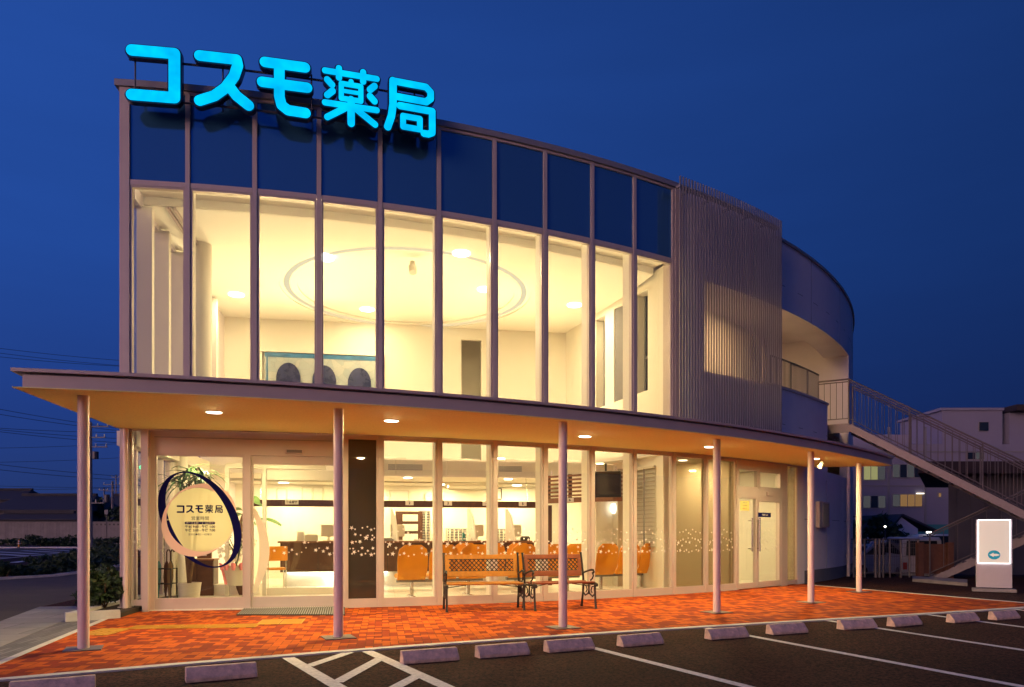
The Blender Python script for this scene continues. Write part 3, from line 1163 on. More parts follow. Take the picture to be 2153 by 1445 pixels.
for s, t in ((2.4, 4.3), (4.6, 3.6), (6.9, 3.9), (8.3, 3.2)):
    pass
for s in (1.5, 3.6, 5.7, 7.8):
    q = L(s, 7.6, 2.615)
    MB().tube([q + V(0, 0, .01), q + V(0, 0, -.012)], .13, 16).build('downlight', M['lens'], BLD)
    lamp('AREA', q + V(0, 0, -.02), 84, (1.0, .76, .38), BLD, .25, name='dispensary_light')
for s in (2.2, 4.7, 7.2):
    q = L(s, 5.55, 2.63)
    MB().tube([q + V(0, 0, .01), q + V(0, 0, -.012)], .1, 16).build('downlight', M['lens'], BLD)
    lamp('AREA', q + V(0, 0, -.02), 50, (1.0, .74, .36), BLD, .2, name='counter_light')
for s, t in ((.8, 1.5), (2.1, 1.6)):
    q = L(s, t, 2.895)
    MB().tube([q + V(0, 0, .004), q + V(0, 0, -.012)], .08, 16).build('downlight', M['lens'], BLD)
    lamp('AREA', q + V(0, 0, -.02), 42, WARM, BLD, .16, name='vestibule_light')

# ------------------------------------------------------------------ ground floor glazing
A12 = [onarc(x) for x in (724, 799, 922, 1038.5, 1144.5, 1243.5, 1332, 1415, 1483, 1547)]


def star(bb, O, u, n, x, z, r, rot, k=5):
    pts = []
    for i in range(2 * k):
        rr = r if i % 2 == 0 else r * .38
        t = rot + pi * i / k
        pts.append(O + u * (x + rr * cos(t)) + V(0, 0, z + rr * sin(t)))
    c = O + u * x + V(0, 0, z)
    base = len(bb.v)
    bb.v += pts + [c]
    bb.f += [(base + i, base + (i + 1) % (2 * k), base + 2 * k) for i in range(2 * k)]


def dot(bb, O, u, x, z, r):
    base = len(bb.v)
    bb.v += [O + u * (x + r * cos(2 * pi * i / 10)) + V(0, 0, z + r * sin(2 * pi * i / 10)) for i in range(10)]
    bb.f.append([base + i for i in range(10)])


SW_ = [(405, 915, 1.35), (470, 890, 1.0), (510, 910, .9), (455, 940, .9), (560, 915, 1.2), (640, 888, .9), (685, 898, .9), (708, 912, .8), (430, 978, 1.25), (517, 975, .9), (655, 942, .9), (690, 982, 1.1), (735, 960, .8), (510, 815, .7), (548, 840, .8), (605, 812, .8), (712, 838, .7), (425, 835, .7)]
DW_ = [(375, 900), (393, 932), (393, 982), (485, 985), (551, 993), (594, 985), (656, 975), (437, 900), (600, 880), (575, 850), (470, 830), (650, 830), (725, 890), (540, 880)]
SD_ = [(112, 808, 1.2), (149, 850, .9), (292, 820, .9), (247, 872, 1.4), (300, 883, .9), (122, 902, 1.1), (191, 897, 1.1), (210, 938, .9), (310, 940, .9), (262, 957, .8), (140, 965, 1.2), (205, 982, .9), (293, 982, 1.2)]
DD_ = [(147, 817), (213, 808), (258, 801), (327, 812), (197, 855), (262, 857), (320, 870), (155, 897), (97, 942), (120, 975), (177, 958), (240, 975), (327, 975), (303, 857), (130, 942)]


def decal(parent, a0, a1, seed=0, dens=1.0):
    rng = random.Random(seed)
    bb = MB()
    p, q = P(a0, .0), P(a1, .0)
    u = (q - p).normalized()
    n = V(u.y, -u.x, 0)
    Wd = (q - p).length
    sag = .004
    O = p + n * (.0) + n * sag
    wide = Wd > .72
    for (x, y, r) in (SW_ if wide else SD_):
        x = (x - 366) / 388 if wide else (x - 92) / 240
        star(bb, O, u, n, min(max(x * Wd, .045), Wd - .045), 1.375 - (y - 800) / 190 * .50, .036 * r, rng.uniform(0, 1.2))
    for (x, y) in (DW_ if wide else DD_):
        x = (x - 366) / 388 if wide else (x - 92) / 240
        dot(bb, O, u, min(max(x * Wd, .02), Wd - .02), 1.375 - (y - 800) / 190 * .50, .014)
    # keep clear of the pane by following its curve
    for i, v in enumerate(bb.v):
        d = v - V(ARC.x, ARC.y, v.z)
        d = d.normalized() * (RAD - .003)
        bb.v[i] = V(ARC.x + d.x, ARC.y + d.y, v.z)
    return bb.build('star_decal', M['star'], parent)


for i in range(9):
    gm = [M['darkfilm']] + [M['glass']] * 6 + [M['film']] * 2
    a0, a1 = A12[i], A12[i + 1]
    w = win('shop_window', BLD, a0 + .035 / RAD, a1 - .035 / RAD, .03, 2.89, gm[i], fw=.03, bottom=.12, label='shop window with dark opaque film' if i == 0 else ('shop window with bronze film' if i > 6 else None))
    decal(w, a0 + .075 / RAD, a1 - .075 / RAD, i)
for i, a in enumerate(A12):
    m_ = MB().arcbox(-.07, .045, a - .034 / RAD, a + .034 / RAD, .0, 2.934, 1).build('mullion', M['alu'], BLD)
MB().arcbox(-.065, .035, A12[0], A12[9], 2.89, 2.934, 20).build('head_rail', M['alu'], BLD)
MB().arcbox(-.07, .038, A12[0], A12[9], 0.0, .03, 20).build('sill_rail', M['alu'], BLD)
# dark backing behind the opaque panel
MB().arcbox(-.30, -.25, A12[0] + .04 / RAD, A12[1] - .05 / RAD, .02, 2.9, 2).build('panel_backing', M['grey'], BLD)
# left corner: post, narrow glass, jamb, downpipe
MB().arcbox(-.10, .06, onarc(255), onarc(274.5), 0.0, 2.934, 1).build('corner_post', M['alu'], BLD)
w = win('corner_window', BLD, onarc(276), onarc(300), .10, 2.93, M['glass'], fw=.02, bottom=.09)
cd = MB()
cu = (P(onarc(298)) - P(onarc(278))).normalized()
for (x, y, r) in ((.03, 1.33, 1.4), (.02, 1.12, 1.1), (.10, 1.0, 1.1)):
    star(cd, P(onarc(279.5), .004), cu, None, x, y, .03 * r, x * 9)
for (x, y) in ((.11, 1.40), (.015, 1.27), (.085, 1.16), (.06, .955), (.0, .9)):
    dot(cd, P(onarc(279.5), .004), cu, x, y, .011)
cd.build('star_decal', M['star'], w)
MB().arcbox(-.28, .045, onarc(300.3), onarc(313), 0.0, 2.934, 1).build('door_jamb', M['alu'], BLD)
MB().arcbox(-.1, .09, onarc(252), onarc(276), 0.0, .09, 1).build('corner_base', M['alu'], BLD)
dp = P(onarc(270), .13)
MB().tube([V(dp.x, dp.y, 0.0), V(dp.x, dp.y, 2.93)], .036, 14).build('downpipe', M['post'], BLD, smooth=True)
# left side return glazing on the ground floor
f = MB()
for t in (.55, 1.3, 2.05, 2.5):
    f.beam(L(-.03, t, 1.36), L(-.03, t + .06, 1.36), .08, 2.72)
f.beam(L(-.03, .1, .06), L(-.03, 2.56, .06), .09, .12)
f.beam(L(-.03, .1, 2.69), L(-.03, 2.56, 2.69), .09, .07)
w = f.build('side_glazing', M['alu'], BLD)
MB().beam(L(-.03, .1, 1.38), L(-.03, 2.5, 1.38), .01, 2.5).build('pane', M['glass'], w)

# ------------------------------------------------------------------ main entrance (flat, just behind the curve)
E0, E1 = P(onarc(313), -.12), P(onarc(724), -.12)
EU = (E1 - E0).normalized()
EN = V(EU.y, -EU.x, 0)


def eu(px):
    k = (px - CX) / FPX
    return (k * E0.y - E0.x) / (EU.x - k * EU.y)


def ez(py, px):
    p = E0 + EU * eu(px)
    return zz(py, p.y)


def ep(px, py, off=0.0):
    p = E0 + EU * eu(px)
    return V(p.x, p.y, zz(py, p.y)) + EN * off


def ebox(bb, x0, x1, z0, z1, o0, o1):
    p, q = E0 + EU * x0, E0 + EU * x1
    c = (p + q) / 2 + EN * (o0 + o1) / 2
    bb.box((c.x, c.y, (z0 + z1) / 2), (x1 - x0, abs(o1 - o0), z1 - z0), math.atan2(EU.y, EU.x))
    return bb


ZG = 2.56
x_j, x_m0, x_m1, x_e = eu(326), eu(514.5), eu(528), eu(722)
fr = MB()
ebox(fr, eu(313), x_j, 0, 2.934, -.09, .05)
ebox(fr, x_m0, x_m1, 0, ZG, -.08, .052)
ebox(fr, x_j, x_e, ZG, 2.934, -.12, .045)
FRM = fr.build('entrance_frame', M['alu'], BLD)
hl = ebox(MB(), x_j, x_e, 2.822, 2.834, .045, .052)
hl.build('header_joint', M['alu_dark'], FRM)
sn = ebox(MB(), eu(602), eu(638), 2.595, 2.675, .047, .10).build('door_sensor', M['alu'], BLD, bevel=.008)
ebox(MB(), eu(604), eu(636), 2.61, 2.66, .10, .106).build('sensor_lens', M['plinth'], sn)
sd = MB()
ebox(sd, x_j, x_m0, .02, .20, -.05, .03)
ebox(sd, x_j, x_m0, ZG - .03, ZG, -.05, .03)
ebox(sd, x_j, x_j + .03, .2, ZG - .03, -.05, .03)
ebox(sd, x_m0 - .03, x_m0, .2, ZG - .03, -.05, .03)
SIDE_L = sd.build('entrance_sidelight', M['alu'], BLD)
ebox(MB(), x_j + .03, x_m0 - .03, .2, ZG - .03, -.012, -.004).build('pane', M['glass'], SIDE_L)
dr = MB()
ebox(dr, x_m1 + .004, x_e - .02, .02, .20, -.06, .02)
ebox(dr, x_m1 + .004, x_e - .02, 2.42, ZG - .004, -.06, .02)
ebox(dr, x_m1 + .004, x_m1 + .035, .2, 2.42, -.06, .018)
ebox(dr, x_e - .06, x_e - .02, .2, 2.42, -.06, .018)
DOOR = dr.build('sliding_door', M['alu'], BLD)
ebox(MB(), x_m1 + .035, x_e - .06, .2, 2.42, -.024, -.016).build('pane', M['glass'], DOOR)


def ring(outer, inner, off, mt, name, par, n=96):
    bb = MB()
    for i in range(n):
        t = 2 * pi * i / n
        bb.v += [outer(t), inner(t)]
    for i in range(n):
        j = (i + 1) % n
        bb.f.append((2 * i, 2 * i + 1, 2 * j + 1, 2 * j))
    return bb.build(name, mt, par)


def lg(x, y, off):                                          # coordinates of the emblem on the glass
    return ep(320 + x / 6.02, 970 + y / 6.02, off)


def ell(cx, cy, rx, ry, rho, off):
    return lambda t: lg(cx + rx * (-rho * sin(t) + math.sqrt(1 - rho * rho) * cos(t)) if True else 0, cy - ry * sin(t), off)


def ell_turn(f):
    # the navy band passes behind the pink one on its left and in front of it on its right
    return lambda t: f(t) + EN * (.004 * cos(t))


ring(ell_turn(ell(602, 740, 530, 610, .34, .006)), ell_turn(ell(603, 740, 434, 592, .44, .006)), 0, M['navy'], 'emblem_navy_ring', SIDE_L)
ring(ell(594, 745, 476, 462, -.14, .006), ell(606, 740, 424, 404, .05, .006), 0, M['pink'], 'emblem_pink_ring', SIDE_L)
fd = MB()
fd.v = [ell(606, 742, 424, 404, .05, .002)(2 * pi * i / 64) for i in range(64)]
fd.f = [list(range(64))]
fd.build('emblem_frosted_disc', M['frost'], SIDE_L)


# the white crescent on the door
def cz(x, y):
    return ep(320 + x / 4.1275, 940 + y / 4.1275, .002)


cb_ = MB()
N = 40
for i in range(N + 1):
    t = i / N
    y = 530 + 735 * t
    k = sin(pi * t)
    xo = 872 + 146 * math.sin(pi * (.04 + .92 * t)) ** .9
    xi = 872 + 60 * math.sin(pi * t) - 8 * (1 - k)
    cb_.v += [cz(xo, y), cz(min(xi, xo - 1), y)]
    if i:
        cb_.f.append((2 * i - 2, 2 * i - 1, 2 * i + 1, 2 * i))
cb_.build('emblem_cream_crescent', M['cream'], DOOR)
ds = MB()
for (x, y, r) in ((1145, 920, 1.2), (1213, 893, 1), (1322, 828, 1.3), (1420, 895, 1.3), (1485, 905, 1.2), (1520, 878, 1.2), (1540, 930, 1.3), (1255, 930, .9), (1155, 870, .8), (1060, 900, 1)):
    star(ds, cz(x, y) + EN * .003, EU, EN, 0, 0, .03 * r, x * .7)
for (x, y) in ((1355, 830), (1433, 820), (1544, 830), (1187, 914), (1297, 914), (1572, 920), (1335, 875), (1448, 878)):
    dot(ds, cz(x, y) + EN * .003, EU, 0, 0, .011)
ds.build('star_decal', M['star'], DOOR)

# glyph strokes for the shop name (unit square, x right, y up): (polyline, width)
KO = [([(.1, .89), (.88, .89), (.88, .12), (.1, .12)], .2)]
SU = [([(.1, .90), (.70, .90), (.72, .80), (.66, .60), (.52, .38), (.34, .22), (.1, .11)], .19), ([(.56, .44), (.70, .26), (.90, .11)], .19)]
MO = [([(.14, .92), (.87, .92)], .19), ([(.09, .56), (.91, .56)], .19), ([(.40, .90), (.40, .34), (.44, .19), (.56, .11), (.88, .10)], .19)]
YAKU = [([(.05, .92), (.95, .92)], .115), ([(.29, 1.0), (.29, .83)], .12), ([(.71, 1.0), (.71, .83)], .12), ([(.5, .79), (.5, .74)], .1), ([(.33, .73), (.67, .73), (.67, .46), (.33, .46), (.33, .73)], .10), ([(.34, .60), (.66, .60)], .075),
        ([(.09, .76), (.17, .68)], .125), ([(.09, .48), (.18, .57)], .125), ([(.91, .78), (.83, .70)], .125), ([(.91, .50), (.83, .58)], .125), ([(.05, .34), (.95, .34)], .115), ([(.5, .46), (.5, .03)], .14), ([(.44, .32), (.09, .08)], .12), ([(.56, .32), (.92, .07)], .12)]
KYOKU = [([(.17, .94), (.80, .94), (.89, .86), (.89, .74), (.80, .66), (.24, .66)], .135), ([(.17, .94), (.17, .50), (.14, .28), (.07, .07)], .145), ([(.30, .50), (.92, .50), (.92, .10), (.84, .06), (.76, .06)], .135), ([(.36, .32), (.68, .32), (.68, .12), (.36, .12), (.36, .32)], .115)]
GLYPHS = [KO, SU, MO, YAKU, KYOKU]


def strokes(bb, glyph, O, u, n, w, h, d0, d1, grow=0.0, step=.0008):
    """extruded round-ended strokes; front face at d1 along n"""
    k = 0
    for pl, wd in glyph:
        for i in range(len(pl) - 1):
            a = V(pl[i][0] * w, pl[i][1] * h, 0)
            c = V(pl[i + 1][0] * w, pl[i + 1][1] * h, 0)
            d = (c - a).normalized()
            r = wd * h / 2 + grow
            th = math.atan2(d.y, d.x)
            poly = [c + V(r * cos(th + t), r * sin(th + t), 0) for t in [(-pi / 2 + pi * j / 8) for j in range(9)]]
            poly += [a + V(r * cos(th + t), r * sin(th + t), 0) for t in [(pi / 2 + pi * j / 8) for j in range(9)]]
            dd = d1 + step * (k % 9)
            bb.plate([O + u * q.x + V(0, 0, q.y) + n * d0 for q in poly], n, dd - d0)
            k += 1
    return bb


# name and opening hours on the frosted disc
nm = MB()
UZ = V(0, 0, 1)
for g, x0 in zip(GLYPHS, (312, 432, 547, 672, 795)):
    o = lg(x0, 655, .010)
    wdt = (lg(x0 + 100, 655, .01) - o).length
    hgt = lg(x0, 558, .01).z - o.z
    strokes(nm, g, o, EU, EN, wdt, hgt, 0, .001, 0, .0003)
nm.build('shop_name', M['navy'], SIDE_L)
hgt = lambda px_: px_ / 6.02 * E0.y / FPX
text('営業時間', hgt(52), M['navy'], 'opening_hours_heading', SIDE_L, lg(608, 726, .008), EU, width=hgt(208))
pb = MB()
p0, p1 = lg(432, 782, .008), lg(780, 782, .008)
strokes(pb, [([(0, 0), (1, 0)], 1.0)], p0, EU, EN, (p1 - p0).length, hgt(34), 0, .001)
pb.build('opening_days_bar', M['navy'], SIDE_L)
text('月～土＆第1・3・5日曜日', hgt(26), M['cream'], 'opening_days', SIDE_L, lg(606, 782, .011), EU, width=hgt(325))
text('午前 9:00 - 午後 1:00', hgt(40), M['navy'], 'opening_hours', SIDE_L, lg(608, 830, .008), EU, width=hgt(362), bold=.0012)
text('午後 3:00 - 午後 7:00', hgt(40), M['navy'], 'opening_hours', SIDE_L, lg(608, 876, .008), EU, width=hgt(362), bold=.0012)
text('定休日●第2・4日曜日', hgt(28), M['navy'], 'closed_days', SIDE_L, lg(608, 928, .008), EU, width=hgt(278))

# ------------------------------------------------------------------ side entrance and its surround
aD0, aD1 = onarc(1549), onarc(1641)
dfm = MB()
dw = aD1 - aD0
dfm.arcbox(-.09, .045, aD0, aD0 + .02 / RAD, 0, 2.934, 1)
dfm.arcbox(-.09, .045, aD1 - .05 / RAD, onarc(1652), 0, 2.934, 2)
dfm.arcbox(-.085, .043, aD0 + .02 / RAD, aD1 - .05 / RAD, 2.74, 2.934, 3)
dfm.arcbox(-.085, .047, aD0 + .02 / RAD, aD1 - .05 / RAD, 2.08, 2.29, 3)
DFM = dfm.build('side_entrance_frame', M['alu'], BLD)
am = onarc(1592)
win('fanlight', BLD, aD0 + .022 / RAD, am - .002 / RAD, 2.29, 2.74, M['glass'], fw=.035)
win('fanlight', BLD, am + .002 / RAD, aD1 - .055 / RAD, 2.29, 2.74, M['glass'], fw=.05, o1=.05)
SP = win('side_entrance_panel', BLD, aD0 + .022 / RAD, am - .07 / RAD, .02, 2.08, M['glass'], fw=.025, bottom=.12)
SDR = win('side_entrance_door', BLD, am - .068 / RAD, aD1 - .055 / RAD, .02, 2.08, M['glass'], fw=.075, bottom=.13, o1=.04)
win('side_pane', BLD, onarc(1652.5), onarc(1674), .02, 2.934, M['film'], fw=.03, bottom=.1)
MB().arcbox(-.15, .03, onarc(1674.3), onarc(1689), 0.0, 2.934, 2).build('side_entrance_pillar', M['wall'], BLD)
sb = MB().arcbox(.05, .10, onarc(1606), onarc(1619), 2.14, 2.23, 1).build('door_sensor', M['alu'], BLD, bevel=.006)
for (px_, par) in ((1573.5, SP), (1589, SDR)):
    q = P(onarc(px_), .10)
    hd = MB().tube([V(q.x, q.y, .85), V(q.x, q.y, 1.62)], .022, 10)
    for z in (.92, 1.55):
        hd.tube([P(onarc(px_), .0, z), P(onarc(px_), .1, z)], .012, 6)
    hd.build('pull_handle', M['chrome'], par, smooth=True)
a_s = onarc(1603.5)
pl = MB().arcbox(.048, .058, onarc(1590), onarc(1616), 1.64, 1.745, 1).build('out_of_hours_plate', M['navy'], SDR)
tu = V(cos(a_s), sin(a_s), 0)
tn = V(sin(a_s), -cos(a_s), 0)
text('時間外入口', .07, M['paper'], 'plate_lettering', SDR, P(a_s, .062, 1.69), tu, width=.25)
a_n = onarc(1565.5)
nt_ = MB().arcbox(.0, .004, onarc(1556), onarc(1575), 1.78, 2.0, 1)
nt_ = nt_.build('door_notice', mat('yellow_paper', (.85, .72, .22), .7), SP)
for k, (tx, mt) in enumerate((('お知らせ', M['teal']), ('平日 夜間 時間', M['navy']), ('◀正面入口', M['carred']))):
    text(tx, .04, mt, 'notice_lettering', SP, P(a_n, .007, 1.955 - k * .065), V(cos(a_n), sin(a_n), 0), width=.16)
decal(SDR, am + .01 / RAD, aD1 - .14 / RAD, 31)
# room behind the film panes and side entrance
rb = MB()
rb.arcbox(-2.6, -2.5, onarc(1416), onarc(1692), 0, 2.9, 6)
rb.arcbox(-2.5, -.1, onarc(1690), onarc(1692), 0, 2.9, 1)
rb.arcbox(-2.5, -.1, onarc(1540), onarc(1546), 0, 2.9, 1)
rb.arcbox(-2.5, -.1, onarc(1416), onarc(1692), 2.92, 3.0, 6)
rb.build('side_room_wall', M['white'], BLD)
cu_ = MB()
for i in range(26):
    a = onarc(1420) + (onarc(1541) - onarc(1420)) * i / 26
    cu_.arcbox(-1.8 - .012 * (i % 3), -1.78 - .012 * (i % 3), a, a + (onarc(1541) - onarc(1420)) / 26, .05, 2.74, 1)
cu_.build('side_room_curtain', mat('beige_curtain', (.56, .48, .37), .8), BLD)
q = P(onarc(1600), -1.2, 2.915)
MB().tube([q + V(0, 0, .01), q + V(0, 0, -.01)], .1, 14).build('downlight', M['lens'], BLD)
lamp('AREA', q + V(0, 0, -.02), 105, WARM, BLD, .2, name='side_entrance_light')
q = P(onarc(1500), -.85, 2.915)
lamp('AREA', q + V(0, 0, -.02), 50, WARM, BLD, .2, name='side_room_light')
MB().tube([q + V(0, 0, .01), q + V(0, 0, -.01)], .1, 14).build('downlight', M['lens'], BLD)
# meter cover and downpipe on the right wall
mb_ = MB().arcbox(.002, .10, onarc(1715), onarc(1736), 1.42, 2.10, 2).build('meter_cover', M['alu'], BLD)
ms = MB()
for i in range(9):
    a = onarc(1722) + (onarc(1735) - onarc(1722)) * i / 9
    ms.arcbox(.10, .112, a, a + .03 / RAD, 1.46, 2.06, 1)
ms.build('cover_slats', M['alu_dark'], mb_)
q = P(onarc(1776), .10)
dpp = MB().tube([V(q.x, q.y, 0), V(q.x, q.y, 3.6)], .05, 12)
for z in (.6, 1.6, 2.6):
    dpp.tube([V(q.x, q.y, z), V(q.x, q.y, z + .05)], .065, 12)
dpp.build('downpipe', M['post'], BLD, smooth=True)

# ------------------------------------------------------------------ canopy
FR = [(-5.04, 7.43), (-.99, 8.70), (3.38, 11.27), (8.26, 16.0)]
FF = lag([p[0] for p in FR], [p[1] for p in FR])
front = [V(-5.04 + i * 13.3 / 48, FF(-5.04 + i * 13.3 / 48), 0) for i in range(49)]


def can_outline(d, left=0.0):
    out = []
    for i, p in enumerate(front):
        t = (front[min(i + 1, 48)] - front[max(i - 1, 0)]).normalized()
        out.append(p + V(t.y, -t.x, 0) * d)
    if left:
        out[0] = out[0] + (out[1] - out[0]).normalized() * left
    return out


bk = [P(onarc(1694) + (onarc(250) - onarc(1694)) * i / 30, .055) for i in range(31)]
ZF, ZB = 2.728, 2.94                                       # the soffit rises towards the building


def slab(outline, f0, f1, b0, b1, nfront=49):
    bb = MB()
    n = len(outline)
    lo = [V(p.x, p.y, f0 if i < nfront else b0) for i, p in enumerate(outline)]
    hi = [V(p.x, p.y, f1 if i < nfront else b1) for i, p in enumerate(outline)]
    bb.v = lo + hi
    m = n - nfront                                          # pair front and back points for an even mesh
    idx = [round(k * (nfront - 1) / (m - 1)) for k in range(m)]
    for o, flip in ((0, True), (n, False)):
        for k in range(m - 1):
            bi, bj = n - 1 - k, n - 2 - k
            ring_ = [idx[k] + o]+[q + o for q in range(idx[k] + 1, idx[k + 1] + 1)] + [bj + o, bi + o]
            bb.f.append(ring_[::-1] if flip else ring_)
    bb.f += [(i, (i + 1) % n, n + (i + 1) % n, n + i) for i in range(n)]
    return bb


def soffit_z(p):
    a = math.atan2(p.x - ARC.x, ARC.y - p.y)
    off = math.hypot(p.x - ARC.x, p.y - ARC.y) - RAD
    best = min(front, key=lambda q: abs(math.atan2(q.x - ARC.x, ARC.y - q.y) - a))
    fo = math.hypot(best.x - ARC.x, best.y - ARC.y) - RAD
    return ZB + (ZF - ZB) * min(max((off - .055) / (fo - .055), 0), 1)


def soffit_hit(px, py):
    z = 2.8
    for _ in range(8):
        p = at(px, FPX * (z - EYE) / (HY - py), z)
        z = soffit_z(p)
    return p


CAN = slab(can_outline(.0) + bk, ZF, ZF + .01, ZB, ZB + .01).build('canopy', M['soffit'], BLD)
slab(can_outline(-.012, .09) + bk, ZF + .011, 2.865, ZB + .011, 3.0).build('fascia', M['alu'], CAN)
slab(can_outline(-.06, .14) + bk, 2.866, 2.886, 3.001, 3.02).build('shadow_gap', M['alu_dark'], CAN)
slab(can_outline(.035) + bk, 2.887, 2.922, 3.021, 3.05).build('roof_lid', M['alu'], CAN)
for (px_, py_) in ((175.5, 1365), (711.5, 1341), (1183.5, 1320), (1507, 1288), (1705, 1267), (1806, 1245)):
    q = gp(px_, py_)
    c = MB().tube([V(q.x, q.y, .0), V(q.x, q.y, soffit_z(q) + .004)], .058, 24)
    o = c.build('canopy_post', M['post'], CAN, smooth=True)
    MB().box(V(q.x, q.y, .006), (.36, .36, .012), rad(25)).build('post_base_plate', M['galv'], CAN)
for (px_, py_) in ((450, 867), (823, 885), (1230, 918), (1493, 940), (1713, 965)):
    q = soffit_hit(px_, py_)
    MB().tube([q + V(0, 0, .004), q + V(0, 0, -.006)], .095, 20).build('downlight', M['lens'], CAN)
    lamp('AREA', q + V(0, 0, -.012), 102, (1.0, .78, .36), CAN, .17, name='canopy_light')
q = soffit_hit(1726, 968)
MB().tube([q, q + V(0, 0, -.06)], .012, 6).tube([q + V(.03, 0, -.04), q + V(-.05, -.05, -.15)], [.03, .055], 12).build('spot_lamp', M['ivory'], CAN)
# ================================================================== rooftop sign
RS = empty('rooftop_sign', P(onarc(590), .3, 8.0), 0, 'glowing cyan letter sign on rails along the roof edge above the glass front', 'sign')
for g, (x0, x1, y0, y1), nm_ in zip(GLYPHS, ((266, 381, 86, 206), (407, 536, 101, 231), (541, 656, 120, 240), (677, 798, 137, 266), (807, 917, 159, 283)), ('コ', 'ス', 'モ', '薬', '局')):
    ac_ = onarc((x0 + x1) / 2, .38)
    c = P(ac_, .38)
    u = V(cos(ac_), sin(ac_), 0)
    n = V(sin(ac_), -cos(ac_), 0)

    def hx(px):
        k = (px - CX) / FPX
        return (k * c.y - c.x) / (u.x - k * u.y)
    X0, X1 = hx(x0), hx(x1)
    zt = zz(y0, (c + u * X0).y)
    zb = zz(y1, (c + u * X1).y)
    w_, h_ = X1 - X0, .90
    zb = 7.985
    O = c + u * X0 + V(0, 0, zb)
    body = strokes(MB(), g, O, u, n, w_, h_, -.10, 0, .018, .0012).build('letter', M['sign_rim'], RS, label='letter ' + nm_)
    strokes(MB(), g, O, u, n, w_, h_, .0125, .020, -.004, .0008).build('lit_face', M['sign_face'], body)
rb_ = MB()
for z in (8.10, 8.72):
    rb_.tube([P(onarc(285 + i * 30), .26, z) for i in range(21)], .018, 6)
rb_.build('rail', M['steel'], RS)
for px_ in (287, 360, 470, 600, 655, 740, 870):
    a = onarc(px_, .2)
    MB().tube([P(a, .25, 8.02), P(a, .25, 8.80)], .014, 6).tube([P(a, .25, 8.14), P(a, .0, 8.5)], .012, 6).build('bracket', M['steel'], RS)

# ================================================================== benches


def bench(label, wood, Wd=1.2):
    r = empty('park_bench', (0, 0, 0), 0, label, 'bench', 'benches in front of the shop window')
    hw = Wd / 2
    s = MB()
    for i in range(4):                                      # seat slats run across, front at -y
        y = -.235 + i * .115
        s.box((0, y, .425 + .012 * abs(i - 1.6)), (Wd, .095, .026))
    s.build('seat', wood, r, bevel=.006)
    tl = Matrix.Rotation(rad(-12), 3, 'X')

    def bp(x, h, d=0):
        return V(x, .20 + .21 * h + d, .50 + h)
    bk_ = MB()
    for h0, h1 in ((.035, .125), (.325, .40)):
        bk_.beam(bp(-hw + .02, (h0 + h1) / 2), bp(hw - .02, (h0 + h1) / 2), .028, h1 - h0, V(0, .21, 1))
    for x in (-hw + .05, hw - .05):
        bk_.beam(bp(x, .125), bp(x, .325), .06, .028, V(0, 1, -.21))
    B_ = bk_.build('backrest', wood, r, bevel=.005)
    lat = MB()
    xa, xb, ha, hb = -hw + .08, hw - .08, .125, .325
    stp = .075
    H = hb - ha
    for sg in (1, -1):
        k = -H
        while k < (xb - xa):
            x0_, x1_ = xa + k, xa + k + H
            p0, p1 = (x0_, ha), (x1_, hb)
            c0, c1 = max(x0_, xa), min(x1_, xb)
            if c1 - c0 > .01:
                q0 = ha + (c0 - x0_)
                q1 = ha + (c1 - x0_)
                if sg < 0:
                    q0, q1 = hb - (q0 - ha), hb - (q1 - ha)
                lat.beam(bp(c0, q0, .002 * sg), bp(c1, q1, .002 * sg), .014, .012, V(0, 1, -.21))
            k += stp
    lat.beam(bp(xa, ha), bp(xb, ha), .016, .014, V(0, .21, 1))
    lat.beam(bp(xa, hb), bp(xb, hb), .016, .014, V(0, .21, 1))
    lat.build('lattice', M['iron'], B_)
    for sx in (-1, 1):
        x = sx * (hw + .005)
        f = MB()
        f.tube([V(x, .26, 0), V(x, .25, .05), V(x, .205, .25), V(x, .185, .40), V(x, .20, .52), V(x, .25, .75), V(x, .29, .90), V(x, .30, .93)], [.024, .02, .018, .02, .02, .018, .018, .022], 7)
        f.tube([V(x, -.30, 0), V(x, -.285, .05), V(x, -.265, .22), V(x, -.255, .34), V(x, -.27, .41)], [.024, .019, .018, .02, .022], 7)
        f.tube([V(x, .19, .40), V(x, .05, .405), V(x, -.15, .405), V(x, -.27, .425), V(x, -.325, .41), V(x, -.33, .375)], [.018, .018, .018, .022, .026, .02], 7)
        f.tube([V(x, .21, .58), V(x, .12, .60), V(x, .0, .625), V(x, -.12, .645), V(x, -.19, .645), V(x, -.215, .615), V(x, -.19, .59), V(x, -.165, .605)], [.018, .016, .016, .018, .02, .018, .014, .01], 7)
        f.tube([V(x, -.16, .605), V(x, -.20, .55), V(x, -.16, .50), V(x, -.10, .475), V(x, -.12, .43), V(x, -.18, .41)], .013, 6)
        f.tube([V(x, -.26, .25), V(x, -.17, .20), V(x, -.06, .235), V(x, -.03, .30)], .014, 6)
        f.tube([V(x, .20, .25), V(x, .11, .20), V(x, 0, .235), V(x, -.03, .30)], .014, 6)
        f.tube([V(x, -.03, .23), V(x, -.03, .41)], .014, 6)
        f.tube([V(x, -.24, .38), V(x, -.15, .36), V(x, -.11, .30), V(x, -.15, .26)], .011, 6)
        f.tube([V(x, .17, .38), V(x, .08, .36), V(x, .04, .30), V(x, .08, .26)], .011, 6)
        f.build('end_frame', M['iron'], r, smooth=True)
        MB().tube([V(x, -.1, .37), V(x * .45, .0, .41)], .008, 6).build('brace', M['iron'], r)
    return r


